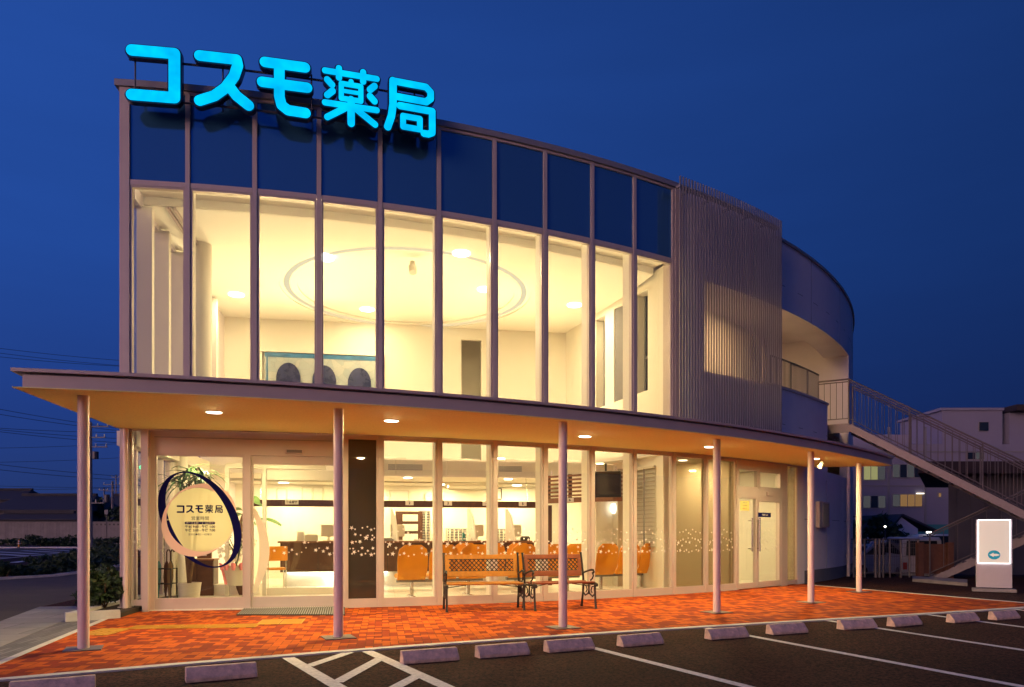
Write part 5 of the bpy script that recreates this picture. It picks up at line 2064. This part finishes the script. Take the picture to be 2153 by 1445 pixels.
# traffic light seen through the corner window
q = at(297.5, 58, 0)
TL = empty('traffic_light', q, 0, 'traffic light glowing green, seen through the narrow corner window', 'traffic light')
zt_ = zz(983, 58)
MB().tube([q + V(.9, .3, 0), q + V(.9, .3, zt_ + .3)], .08, 8).build('pole', M['steel'], TL)
MB().box((q.x + .3, q.y + .1, zt_), (1.3, .25, .42)).build('housing', M['steel'], TL)
MB().tube([V(q.x, q.y - .03, zt_), V(q.x, q.y - .07, zt_)], .17, 14).build('green_lamp', glow('green_signal', (.0, .75, .42), 3), TL)
# sign post and lamp post across the road
q = at(224, 74, 0)
SPT = empty('sign_post', q, 0, 'slim pale sign post on the verge right of the utility pole', 'post')
MB().tube([q, V(q.x, q.y, zz(1073, 74))], .05, 8).build('post', M['galv'], SPT)
MB().box((q.x, q.y - .06, zz(1077, 74)), (.35, .03, .45)).build('sign_plate', M['grey'], SPT)

# ================================================================== inside: seating


def shell(r, x, m):
    """one moulded seat: back shell rising from a pad (back faces -y)"""
    bb = MB()
    n, k = 10, 8
    t = .035

    def pt(u, v, o):
        w = .285 * (1 - .42 * max(v - .55, 0) ** 2 * 2.2) * (1 - .10 * max(.35 - v, 0) * 2)
        if v > .86:
            w *= math.sqrt(max(1 - ((v - .86) / .145) ** 2 * .62, .05))
        xx = x + w * u
        z = .37 + .66 * v
        y = -.06 + .16 * (1 - v) ** 2 * 0 - .11 * v + .05 * u * u - .10 * max(.25 - v, 0) * -3 + o
        return V(xx, y, z)
    g = []
    for o in (-t, 0):
        for j in range(k + 1):
            for i in range(n + 1):
                g.append(pt(-1 + 2 * i / n, j / k, o))
    N1 = (n + 1) * (k + 1)
    fs = []
    for j in range(k):
        for i in range(n):
            a = j * (n + 1) + i
            fs.append((a, a + 1, a + n + 2, a + n + 1))
            fs.append((N1 + a, N1 + a + n + 1, N1 + a + n + 2, N1 + a + 1))
    rim = [i for i in range(n + 1)] + [j * (n + 1) + n for j in range(1, k + 1)] + [k * (n + 1) + i for i in range(n - 1, -1, -1)] + [j * (n + 1) for j in range(k - 1, 0, -1)]
    for i in range(len(rim)):
        a, c = rim[i], rim[(i + 1) % len(rim)]
        fs.append((a, N1 + a, N1 + c, c))
    bb.add(g, fs)
    o = bb.build('seat_back', m, r, smooth=True)
    MB().box((x, .20, .43), (.50, .46, .09)).build('seat_pad', M['orange2'], r, bevel=.035)
    return o


def beam_seats(n, label, loc, rz):
    r = empty('waiting_seats', (0, 0, 0), 0, label, 'seating', 'orange waiting room seating')
    sp_x = .60
    for i in range(n):
        shell(r, (i - (n - 1) / 2) * sp_x, M['orange'])
    w = n * sp_x
    MB().box((0, .18, .345), (w - .1, .07, .055)).build('beam', M['grey'], r)
    for sx in ((-1, 1) if n > 1 else (0,)):
        x = sx * (w / 2 - .34)
        MB().box((x, .18, .19), (.06, .05, .27)).build('leg', M['chrome'], r)
        MB().beam(V(x, -.12, .045), V(x, .50, .045), .05, .035).build('foot', M['chrome'], r)
    r.location = loc
    r.rotation_euler = (0, 0, rz)
    return r


for (px_, n, lb) in ((931, 3, 'row of orange moulded seats behind the left half of the first bench'), (1152, 3, 'row of orange moulded seats behind the reddish bench'), (1317, 3, 'row of orange moulded seats right of the benches')):
    a = onarc(px_, -.98)
    beam_seats(n, lb, P(a, -.98, .02), a)
beam_seats(2, 'pair of orange seats turned sideways beside the dark film panel', at(778, 15.6, .02), rad(100))
beam_seats(3, 'row of orange seats facing the counter, deeper inside', L(6.5, 3.6, .02), rad(8))

# reception counter
CT = empty('reception_counter', L(4.6, 5.2), 0, 'long dark walnut reception counter below the hanging board', 'counter')
MB().beam(L(1.75, 5.25, .70), L(7.75, 5.25, .70), .5, .68).build('counter_front', M['walnut'], CT)
MB().beam(L(1.7, 5.22, 1.062), L(7.8, 5.22, 1.062), .62, .04).build('counter_top', M['walnut_mid'], CT)
MB().beam(L(1.8, 5.35, .19), L(7.7, 5.35, .19), .3, .34).build('kick_base', M['white'], CT)
sj = MB()
for s in (2.6, 3.4, 4.2, 5.0, 5.8, 6.6, 7.2):
    sj.beam(L(s, 4.998, .37), L(s, 4.998, 1.03), .012, .006)
sj.build('panel_joints', M['black'], CT)
kl = MB().beam(L(1.9, 5.14, .345), L(4.2, 5.14, .345), .05, .02).build('kick_light', glow('kick_light', (1, .93, .75), 12), CT)
lamp('AREA', L(3.0, 5.10, .33), 9, (1, .9, .7), CT, .3, name='kick_light_lamp')
HBD = empty('hanging_board', L(4.6, 5.0, 1.9), 0, 'long dark wood board hung above the counter carrying number plates', 'board')
MB().beam(L(1.15, 5.0, 1.965), L(7.78, 5.0, 1.965), .06, .155).build('board', M['walnut'], HBD)
hg = MB()
for s in (1.3, 3.3, 5.4, 7.6):
    hg.tube([L(s, 5.0, 2.03), L(s, 5.3, 2.66)], .008, 5)
hg.build('hanger', M['chrome'], HBD)
for (px_, tx, w) in ((861, '2', .19), (942, '3', .19), (1023, '4', .19), (1099, '5', .19), (613.5, '総合受付', .30)):
    s = s_of(px_, 4.96)
    MB().beam(L(s - w / 2, 4.962, 1.985), L(s + w / 2, 4.962, 1.985), .012, .10).build('number_plate', M['paper'], HBD)
    text(tx, .085 if len(tx) < 2 else .065, M['black'], 'plate_lettering', HBD, L(s, 4.953, 1.985), EX, bold=.003, width=None if len(tx) < 2 else .25)
# screens between the counter places
for px_, lb in ((822, 'white rounded counter screen left of the first monitor'), (985, 'white rounded counter screen between the monitors'), (1066, 'white curved counter screen left of the rightmost monitor')):
    s = s_of(px_, 5.2)
    pts = [L(s, 4.93, 1.085), L(s, 5.45, 1.085), L(s, 5.45, 1.88), L(s, 5.30, 1.86), L(s, 5.12, 1.70), L(s, 5.0, 1.42), L(s, 4.94, 1.2)]
    r = MB().plate([p - EX * .09 * 0 + EX * (p - L(s, 5.45, p.z)).length * .25 for p in pts], EX, .03)
    tag(r.build('counter_screen', M['white']), lb, 'screen', 'white screens on the counter')


def monitor(px_, lb, s=None):
    s = s_of(px_, 5.3) if s is None else s
    c = L(s, 5.36, 1.084)
    r = empty('monitor', c, 0, lb, 'monitor', 'monitors on the counter')
    MB().box(c + V(0, 0, .012), (.24, .2, .022), TEN).build('stand', M['ivory'], r)
    MB().box(c + V(0, 0, .07) + EY * .04, (.06, .05, .12), TEN).build('neck', M['ivory'], r)
    MB().box(c + V(0, 0, .25), (.34, .05, .29), TEN).build('case', M['ivory'], r, bevel=.01)
    MB().box(c + V(0, 0, .25) - EY * -.028, (.29, .005, .23), TEN).build('screen', M['tv'], r)


monitor(836, 'ivory monitor back on the counter below plate 2')
monitor(1003, 'ivory monitor back on the counter below plate 4')
monitor(1083, 'ivory monitor back on the counter below plate 5')
monitor(690, 'dark cased monitor beside the general reception plate')
# things on the counter
rng = random.Random(21)
for (px_, w, h, m, nm, lb, cat) in ((815, .28, .05, 'grey', 'document_tray', 'flat grey document tray at the left end of the window view', 'tray'), (880, .22, .04, 'paper', 'paper_stack', 'thin stack of white paper right of the first monitor', 'paper'), (975, .06, .2, 'teal', 'file_binder', 'slim teal file standing left of the second monitor', 'file'), (1104, .22, .09, 'black', 'card_reader', 'black card reader right of the third monitor', 'device'), (1042, .16, .12, 'ivory', 'telephone', 'ivory desk telephone between the monitors', 'telephone'), (655, .3, .14, 'ivory', 'brochure_stand', 'ivory brochure stand on the reception counter', 'stand'), (632, .16, .22, 'paper', 'notice_card', 'white notice card standing on the reception counter', 'card')):
    s = s_of(px_, 5.15)
    o = MB().box(L(s, 5.15, 1.083 + h / 2), (w, .16, h), TEN)
    if nm in ('telephone', 'card_reader', 'document_tray', 'brochure_stand'):
        o.box(L(s, 5.12, 1.083 + h + .012), (w * .8, .1, .02), TEN)
    tag(o.build(nm, M[m], None, bevel=.006), lb, cat)
# shelving at the back of the dispensary
CB = empty('drawer_cabinet', L(s_of(860, 8.2), 8.2, 0), 0, 'dark cabinet with white drawers behind the counter', 'cabinet')
sc_ = s_of(860, 8.1)
MB().box(L(sc_, 8.22, .95), (.74, .5, 1.86), TEN).build('body', M['walnut'], CB)
for i in range(5):
    MB().box(L(sc_ + .03, 7.96, 1.70 - i * .27), (.42, .03, .19), TEN).build('drawer', M['paper'], CB)
for k, (px_, w, z0, z1, lb) in enumerate(((893, .36, 1.0, 1.90, 'tall rack of small medicine drawers right of the drawer cabinet'), (962, .62, .95, 1.42, 'wide low rack of medicine drawers under the hanging board'), (1052, .5, .95, 1.40, 'paper strewn low drawer rack near the third monitor'))):
    s = s_of(px_, 8.1)
    r = empty('medicine_rack', L(s, 8.2, 0), 0, lb, 'rack', 'medicine racks behind the counter')
    MB().box(L(s, 8.24, (z0 + z1) / 2), (w, .3, z1 - z0), TEN).build('frame', M['ivory'], r)
    MB().box(L(s, 8.24, z0 / 2), (w - .05, .28, z0 - .01), TEN).build('cupboard', M['white'], r)
    dv = MB()
    nz = int((z1 - z0) / .075)
    for i in range(nz):
        dv.box(L(s, 8.08, z0 + .05 + i * .075), (w - .06, .03, .042), TEN)
    dv.build('drawer_fronts', M['grey'], r)
    dd = MB()
    for i in range(int(w / .12)):
        dd.box(L(s - w / 2 + .09 + i * .12, 8.05, (z0 + z1) / 2), (.03, .03, z1 - z0 - .06), TEN)
    dd.build('dividers', M['ivory'], r)
# clock and framed papers on the back wall
s = s_of(903, 8.35)
CK = empty('wall_clock', L(s, 8.42, 2.3), 0, 'round white wall clock high behind the counter', 'clock')
MB().tube([L(s, 8.43, 2.32), L(s, 8.38, 2.32)], .15, 24).build('case', M['ivory'], CK)
MB().tube([L(s, 8.379, 2.32), L(s, 8.372, 2.32)], .125, 24).build('dial', M['paper'], CK)
MB().beam(L(s, 8.368, 2.32), L(s + .05, 8.368, 2.39), .012, .004).beam(L(s, 8.366, 2.32), L(s - .09, 8.366, 2.34), .01, .004).build('hands', M['black'], CK)


def framed(px_, t, z, w, h, mt, lb, nm='framed_certificate'):
    s = s_of(px_, t)
    r = empty(nm, L(s, t, z), 0, lb, 'picture frame', 'framed papers on the pharmacy walls')
    f = MB()
    f.beam(L(s - w / 2, t, z + h / 2), L(s + w / 2, t, z + h / 2), .03, .03)
    f.beam(L(s - w / 2, t, z - h / 2), L(s + w / 2, t, z - h / 2), .03, .03)
    f.beam(L(s - w / 2, t, z - h / 2 + .015), L(s - w / 2, t, z + h / 2 - .015), .03, .028)
    f.beam(L(s + w / 2, t, z - h / 2 + .015), L(s + w / 2, t, z + h / 2 - .015), .03, .028)
    f.build('frame', mt, r)
    MB().beam(L(s - w / 2 + .02, t + .01, z), L(s + w / 2 - .02, t + .01, z), .008, h - .03).build('paper', M['paper'], r)


framed(839, 8.42, 2.3, .55, .36, M['ivory'], 'pale wide frame left of the wall clock')
framed(1047, 8.42, 2.42, .2, .32, M['black'], 'small black picture frame high on the wall, right of the clock')
framed(592, 8.42, 2.34, .26, .32, M['ivory'], 'pale certificate frame above the left part of the reception board')
framed(646, 8.42, 2.36, .27, .38, M['ivory'], 'pale certificate frame, left of a touching pair')
framed(668, 8.42, 2.36, .27, .38, M['ivory'], 'pale certificate frame, right of a touching pair')
# timber louvre screen with the television
LV = empty('timber_louvre_screen', at(1230, 16.8, 2.0), 0, 'brown timber slatted screen hanging in front of the right hand waiting area', 'screen')
lvp = [at(1146, 17.6), at(1180, 17.25), at(1235, 16.75), at(1290, 16.35), at(1314, 16.3)]
slt = MB()
for k in range(6):
    z = 2.60 - k * .092
    for i in range(4):
        slt.beam(lvp[i] + V(0, 0, z), lvp[i + 1] + V(0, 0, z), .03, .045)
slt.build('slats', M['walnut_mid'], LV)
bd = MB()
for i in range(4):
    bd.beam(lvp[i] + V(0, 0, 2.035), lvp[i + 1] + V(0, 0, 2.035), .045, .12)
bd.build('bottom_board', M['walnut_mid'], LV)
for px_, d in ((1154, 17.56), (1199, 17.13), (1247, 16.70), (1300, 16.38)):
    q = at(px_, d)
    MB().beam(V(q.x, q.y + .05, 1.98), V(q.x, q.y + .05, 2.64), .09, .06).build('upright', M['walnut'], LV)
pcol = MB().box(at(1155.5, 17.75, .98), (.11, .11, 1.92))
pcol.build('floor_post', M['walnut'], LV)
hgr = MB()
for px_, d in ((1160, 17.5), (1295, 16.37)):
    q = at(px_, d)
    hgr.tube([V(q.x, q.y, 2.6), V(q.x, q.y, 2.75)], .01, 5)
hgr.build('hanger', M['chrome'], LV)
s6 = at(1197.5, 17.03)
MB().beam(s6 + V(-.09, -.06, 2.03), s6 + V(.09, -.09, 2.03), .012, .09).build('number_plate', M['paper'], LV)
text('6', .08, M['black'], 'plate_lettering', LV, s6 + V(0, -.085, 2.03), V(.986, -.16, 0), bold=.003)
TV = empty('television', at(1274, 15.6, 2.3), 0, 'black flat television tilted down on a ceiling bracket by the louvre screen', 'television')
tvr = Matrix.Rotation(rad(-14), 3, 'Z') @ Matrix.Rotation(rad(10), 3, 'X')
tc_ = at(1275, 15.7, 2.31)
MB().box(tc_, (.62, .09, .56), M=tvr).build('case', M['black'], TV, bevel=.012)
MB().box(tc_ + tvr @ V(0, -.047, .015), (.57, .006, .46), M=tvr).build('screen', M['tv'], TV)
MB().tube([tc_ + V(0, .08, .1), tc_ + V(0, .1, .34), tc_ + V(0, .1, .45)], .022, 8).build('bracket', M['black'], TV)
# wall lamp, door lever, venetian blind on the right wall


def rwp(px_, z, off=0.0):
    k = on_rw(px_)
    p = RW0 + rdir * k - rnrm * off
    return V(p.x, p.y, z)


q = rwp(1294, 1.86, .05)
WL_ = empty('wall_lamp', q, 0, 'small glowing wall lamp under the television', 'lamp')
MB().ball(q, (.085, .085, .13), 12, 8).build('lamp_shade', M['lens_soft'], WL_)
MB().box(q + rnrm * .04 + V(0, 0, -.13), (.05, .05, .05)).build('bracket', M['ivory'], WL_)
ID = empty('inner_door', rwp(1300, 0), 0, 'white inner door with dark lever handle in the right wall', 'door')
di = MB()
di.plate([rwp(1283, .03, .003), rwp(1313, .03, .003), rwp(1313, 1.98, .003), rwp(1283, 1.98, .003)], -rnrm, .012)
di.build('leaf', M['ivory'], ID)
MB().tube([rwp(1297, 1.0, .02), rwp(1297, 1.0, .07)], .02, 8).tube([rwp(1297, 1.0, .07), rwp(1290, .98, .07)], .014, 6).build('lever', M['black'], ID)
VB = empty('venetian_blind', rwp(1357, 1.0), 0, 'white venetian blind with dark tapes lit from behind the right hand seats', 'blind')
sb_ = MB()
z = .98
while z < 2.66:
    sb_.beam(rwp(1334, z, .05), rwp(1379, z, .05), .05, .008)
    z += .088
sb_.build('blind_slats', mat('blind_slat', (.42, .37, .28), .6), VB)
for px_ in (1344, 1361):
    MB().beam(rwp(px_, .97, .082), rwp(px_, 2.68, .082), .03, .004).build('tape', M['grey'], VB)
MB().beam(rwp(1333, 2.69, .05), rwp(1380, 2.69, .05), .07, .05).build('head_box', M['ivory'], VB)
VP = MB().plate([rwp(1334, .97, .012), rwp(1379, .97, .012), rwp(1379, 2.66, .012), rwp(1334, 2.66, .012)], -rnrm, .006)
VP.build('lit_backing', M['paper'], VB)

# ------------------------------------------------------------------ art panel upstairs
AW = empty('mosaic_panel', L(s_of(673, 6.95), 6.95, 4.9), 0, 'pale blue mosaic wall panel with three dark arched windows upstairs', 'wall art')
sa, sb2 = s_of(557, 6.94), s_of(790, 6.94)
z_t = zz(742, 18.9)
mos = mat('mosaic_tiles', (.4, .5, .6), .5)
nt = mos.node_tree
bs = nt.nodes['Principled BSDF']
tcn = nt.nodes['Texture Coordinate']
vo = nt.nodes.new('ShaderNodeTexVoronoi')
vo.inputs['Scale'].default_value = 5
nt.links.new(tcn.outputs['Object'], vo.inputs['Vector'])
vd = nt.nodes.new('ShaderNodeTexVoronoi')
vd.feature = 'DISTANCE_TO_EDGE'
vd.inputs['Scale'].default_value = 5
nt.links.new(tcn.outputs['Object'], vd.inputs['Vector'])
r1 = nt.nodes.new('ShaderNodeValToRGB')
r1.color_ramp.elements[0].color = (.30, .38, .42, 1)
r1.color_ramp.elements[1].color = (.52, .53, .50, 1)
nt.links.new(vo.outputs['Color'], r1.inputs[0])
r2 = nt.nodes.new('ShaderNodeMapRange')
r2.inputs[1].default_value, r2.inputs[2].default_value = 0, .03
r2.inputs[3].default_value, r2.inputs[4].default_value = .75, 1
nt.links.new(vd.outputs['Distance'], r2.inputs[0])
sc2 = nt.nodes.new('ShaderNodeVectorMath')
sc2.operation = 'SCALE'
nt.links.new(r1.outputs[0], sc2.inputs[0])
nt.links.new(r2.outputs[0], sc2.inputs['Scale'])
nt.links.new(sc2.outputs[0], bs.inputs['Base Color'])
MB().beam(L(sa, 6.93, (z_t + 3.9) / 2), L(sb2, 6.93, (z_t + 3.9) / 2), .05, z_t - 3.9).build('tile_field', mos, AW)
blu = mat('blue_glaze', (.03, .14, .30), .35, noise=(3, .5))
e_ = MB()
e_.beam(L(sa, 6.90, z_t - .055), L(sb2, 6.90, z_t - .055), .012, .11)
e_.beam(L(sa + .04, 6.90, (z_t + 3.9) / 2 - .04), L(sa + .08, 6.90, (z_t + 3.9) / 2 - .04), .012, z_t - 3.98)
e_.build('blue_border', blu, AW)
fr_ = MB()
fr_.beam(L(sa - .2, 6.93, z_t + .06), L(sb2 + .2, 6.93, z_t + .06), .12, .09)
fr_.beam(L(sa - .2, 6.93, (z_t + 3.9) / 2), L(sa - .06, 6.93, (z_t + 3.9) / 2), .12, z_t - 3.9)
fr_.beam(L(sb2 + .06, 6.93, (z_t + 3.9) / 2), L(sb2 + .2, 6.93, (z_t + 3.9) / 2), .12, z_t - 3.9)
fr_.build('frame', M['white'], AW)
dkb = mat('dark_blue_glaze', (.015, .02, .075), .28, noise=(5, .6))
for px_ in (606.5, 682, 756):
    s = s_of(px_, 6.88)
    ht, w = zz(763 + (px_ - 606) * .035, 18.9), .30
    pts = [L(s - w, 6.895, 3.9), L(s + w, 6.895, 3.9)] + [L(s + w * cos(t), 6.895, ht - .42 + .42 * sin(t)) for t in [pi * k / 16 for k in range(17)]]
    MB().plate(pts, -EY, .05).build('arch', dkb, AW)

# ------------------------------------------------------------------ entrance hall things
q = at(384, 14.6)
HC = MB().tube([V(q.x, q.y, .02), V(q.x, q.y, 2.899)], .10, 20)
tag(HC.build('slim_column', M['white'], None, smooth=True), 'slim white round column inside the entrance behind the glass emblem', 'column')
# inner doors of the vestibule
IP = empty('vestibule_screen', L(1.9, 2.6), 0, 'pale framed inner glass doors of the entrance hall', 'partition')
ip = MB()
for px_ in (478, 556, 712):
    s = s_of(px_, 2.6)
    ip.beam(L(s - .035, 2.6, 1.33), L(s + .035, 2.6, 1.33), .09, 2.62)
ip.beam(L(s_of(478, 2.6), 2.6, 2.60), L(2.95, 2.6, 2.60), .12, .10)
ip.build('frame', M['ivory'], IP)
for x0, x1 in ((556, 712),):
    sA, sB = s_of(x0, 2.6) + .05, s_of(x1, 2.6) - .05
    d_ = MB()
    d_.beam(L(sA, 2.6, .10), L(sB, 2.6, .10), .05, .14)
    d_.beam(L(sA, 2.6, 2.43), L(sB, 2.6, 2.43), .05, .2)
    D_ = d_.build('door_rail', M['ivory'], IP)
    MB().beam(L(sA, 2.6, 1.25), L(sB, 2.6, 1.25), .008, 2.16).build('pane', M['glass'], D_)
# white sill step
tag(MB().beam(L(s_of(452, 3.0), 3.1, .12), L(s_of(548, 3.0), 3.1, .12), .5, .22).build('plinth_step', M['white']), 'low white step carrying the plant pot inside the entrance', 'step')
# umbrella stand with umbrellas
q = at(346, 13.4)
US = empty('umbrella_stand', (q.x, q.y, .02), 0, 'dark wire umbrella stand left inside the entrance', 'stand')
us = MB()
for z in (.04, .35, .62):
    us.tube([V(q.x - .17, q.y - .12, z), V(q.x + .17, q.y - .12, z), V(q.x + .17, q.y + .12, z), V(q.x - .17, q.y + .12, z), V(q.x - .17, q.y - .12, z)], .01, 6)
for dx in (-.17, .17):
    for dy in (-.12, .12):
        us.tube([V(q.x + dx, q.y + dy, .02), V(q.x + dx, q.y + dy, .63)], .012, 6)
us.build('rack', M['black'], US)
MB().box((q.x, q.y, .035), (.36, .26, .02)).build('drip_tray', M['black'], US)
for (dx, dy, cl, lb) in ((-.1, -.05, (.10, .30, .32), 'teal folded umbrella with pale hooked handle in the stand'), (0.0, .04, (.16, .06, .03), 'brown folded umbrella in the middle of the stand'), (.1, -.03, (.22, .13, .05), 'tan patterned umbrella at the right of the stand'), (.06, .08, (.03, .05, .04), 'dark folded umbrella at the back of the stand')):
    u = empty('umbrella', (q.x + dx, q.y + dy, .05), 0, lb, 'umbrella', 'umbrellas in the stand')
    cm = mat('umbrella_cloth', cl, .7)
    B0 = V(q.x + dx, q.y + dy, .06)
    MB().tube([B0, B0 + V(0, 0, .12), B0 + V(.01, 0, .4), B0 + V(.02, 0, .62), B0 + V(.02, 0, .70)], [.008, .02, .05, .045, .012], 8).build('canopy_cloth', cm, u)
    MB().tube([B0 + V(.02, 0, .68), B0 + V(.02, 0, .86), B0 + V(.04, 0, .90), B0 + V(.07, 0, .90), B0 + V(.085, 0, .86)], .012, 6).build('handle', M['ivory'] if dx < 0 else M['walnut'], u)
# dark cabinet with brochures
q = at(420, 14.9)
DC = empty('low_cabinet', (q.x, q.y, .02), TEN, 'low dark wooden cabinet behind the glass emblem', 'cabinet')
MB().box(V(q.x, q.y, .37), (.62, .45, .70), TEN).build('body', M['walnut'], DC)
MB().box(V(q.x, q.y, .735), (.66, .49, .03), TEN).build('top', M['walnut_mid'], DC)
for dx in (-.155, .155):
    MB().box(V(q.x, q.y, .37) + EX * dx - EY * .235, (.29, .02, .64), TEN).build('cabinet_door', M['walnut'], DC)
br_ = empty('brochure_rack', (q.x, q.y, .75), 0, 'small open brochure rack on the low cabinet', 'rack')
MB().box(V(q.x + .1, q.y, .86), (.26, .12, .2), TEN).build('rack_box', M['timber'], br_)
MB().box(V(q.x + .1, q.y, .88) - EY * .065, (.1, .01, .14), TEN).build('brochure', M['paper'], br_)


# potted palm (dark green strap leaves) and other plants
def strap(bb, c, a, ln, h, w, droop):
    pts = []
    for i in range(7):
        t = i / 6
        r_ = ln * t
        pts.append((c + V(r_ * cos(a), r_ * sin(a), h * t - droop * t * t), w * math.sin(pi * min(.12 + .88 * (1 - t) if t > .3 else .35 + t, 1)) ** .8))
    for i in range(6):
        (p, w0), (q2, w1) = pts[i], pts[i + 1]
        n = V(-sin(a), cos(a), .25)
        bb.quad(p + n * w0 / 2, p - n * w0 / 2, q2 - n * w1 / 2, q2 + n * w1 / 2)


q = at(398, 13.5)
PT = empty('potted_palm', (q.x, q.y, .02), 0, 'tall potted palm with dark strap leaves behind the entrance glass', 'plant')
MB().lathe([(.17, .02), (.2, .30), (.21, .36), (.19, .36), (.18, .30)], (q.x, q.y, 0), 18).build('pot', M['ivory'], PT, smooth=True)
for hx2, hy2, hh in ((0, 0, 2.45), (-.20, .08, 2.25), (.26, -.05, 2.35)):
    stx = MB().tube([V(q.x, q.y, .3), V(q.x + hx2 * .6, q.y + hy2 * .6, hh * .6), V(q.x + hx2, q.y + hy2, hh)], [.035, .025, .018], 7)
    stx.build('trunk', M['bark'], PT)
    lf = MB()
    for k in range(34):
        strap(lf, V(q.x + hx2, q.y + hy2, hh - .15 * rng.random()), rng.uniform(0, 2 * pi), rng.uniform(.3, .55), rng.uniform(.0, .35), .035, rng.uniform(.15, .5))
    lf.build('leaves', M['leaf_bright'], PT)
q = at(497, 14.7)
OR = empty('orchid_pot', (q.x, q.y, .23), 0, 'white flowering orchid in a cream pot with pink ribbon', 'plant')
MB().lathe([(.19, .23), (.21, .35), (.24, .60), (.25, .62), (.22, .62), (.2, .5)], (q.x, q.y, 0), 20).build('pot', M['ivory'], OR, smooth=True)
rbn = MB()
for k in range(5):
    a = -2.4 + k * .5
    rbn.tube([V(q.x + .245 * cos(a), q.y + .245 * sin(a), .60), V(q.x + .30 * cos(a), q.y + .30 * sin(a), .66), V(q.x + .29 * cos(a), q.y + .29 * sin(a), .54)], [.035, .05, .03], 6)
rbn.beam(V(q.x - .2, q.y - .22, .58), V(q.x - .1, q.y - .27, .26), .06, .01)
rbn.build('ribbon', M['ribbon'], OR)
stm = MB()
pet = MB()
for k in range(9):
    a = rng.uniform(0, 2 * pi)
    tip = V(q.x + .28 * cos(a), q.y + .18 * sin(a), rng.uniform(1.0, 1.35))
    stm.tube([V(q.x, q.y, .6), V(q.x + .08 * cos(a), q.y + .08 * sin(a), .95), tip], .008, 5)
    for j in range(9):
        pc_ = tip + V(rng.gauss(0, .06), rng.gauss(0, .05), -rng.random() * .42)
        for m in range(5):
            t = m * 2 * pi / 5 + rng.random()
            d = V(cos(t), -.25, sin(t)) * .045
            n = V(-sin(t), 0, cos(t)) * .02
            pet.quad(pc_, pc_ + d * .6 + n, pc_ + d, pc_ + d * .6 - n)
stm.build('stems', M['leaf'], OR)
pet.build('petals', M['petal'], OR)
q = at(509, 15.0)
RP = empty('rubber_plant', (q.x, q.y, .02), 0, 'rubber plant with a few broad pale green leaves beside the orchid', 'plant')
MB().tube([V(q.x, q.y, .02), V(q.x + .05, q.y, .8), V(q.x - .03, q.y, 1.5), V(q.x + .15, q.y, 2.0)], [.05, .04, .03, .015], 8).build('trunk', M['bark'], RP)
MB().lathe([(.14, .02), (.18, .3), (.16, .3)], (q.x, q.y, 0), 16).build('pot', M['walnut'], RP)
lf = MB()
for (dx, z, a, ln) in ((.02, 1.65, 2.9, .35), (.05, 1.9, .2, .42), (.1, 2.0, -.4, .3), (0, 1.5, .3, .35), (.3, 1.55, .0, .5), (0, 1.75, 3.3, .3)):
    strap(lf, V(q.x + dx, q.y, z), a, ln, .12, .22, .25)
lf.build('leaves', M['leaf_light'], RP)
# orange visitor chair by the counter
q = L(s_of(580, 4.3), 4.3, .02)
OC = empty('orange_chair', q, rad(25), 'orange chair with slim metal legs before the reception counter', 'chair')
OM = Matrix.Translation(q) @ Matrix.Rotation(rad(25), 4, 'Z')


def obuild(bb, nm, m, bev=0):
    bb.v = [OM @ v for v in bb.v]
    return bb.build(nm, m, OC, bevel=bev)


obuild(MB().box((0, 0, .46), (.42, .42, .05)), 'seat', M['orange'], .02)
obuild(MB().box((0, -.22, .80), (.44, .04, .32)), 'backrest', M['orange'], .018)
for sx in (-.19, .19):
    obuild(MB().tube([V(sx, -.20, .02), V(sx, -.22, .46), V(sx, -.23, .9)], .012, 6), 'leg', M['chrome'])
    obuild(MB().tube([V(sx, .22, .02), V(sx, .18, .45)], .012, 6), 'leg', M['chrome'])

# ------------------------------------------------------------------ street trees behind the camera, mirrored in the dark glass
rng = random.Random(77)
for (x, y, h, lb) in ((6.8, -9.5, 3.4, 'dark street tree across the car park, mirrored in the dark window panel'),):
    q = V(x, y, 0)
    t = empty('street_tree', q, 0, lb, 'tree')
    MB().leaves(q + V(0, 0, h), (2.0, 1.9, h * .42), 2200, .22, rng, clumps=26).build('crown', M['leaf'], t)
    tk = MB().tube([q, q + V(.1, 0, h * .5), q + V(.05, .1, h * 1.1)], [.16, .11, .04], 8)
    for k in range(5):
        a = k * 1.3
        tk.tube([q + V(.08, 0, h * .55), q + V(.7 * cos(a), .7 * sin(a), h * .9), q + V(1.3 * cos(a), 1.3 * sin(a), h * 1.15)], [.06, .04, .015], 6)
    tk.build('trunk', M['bark'], t)
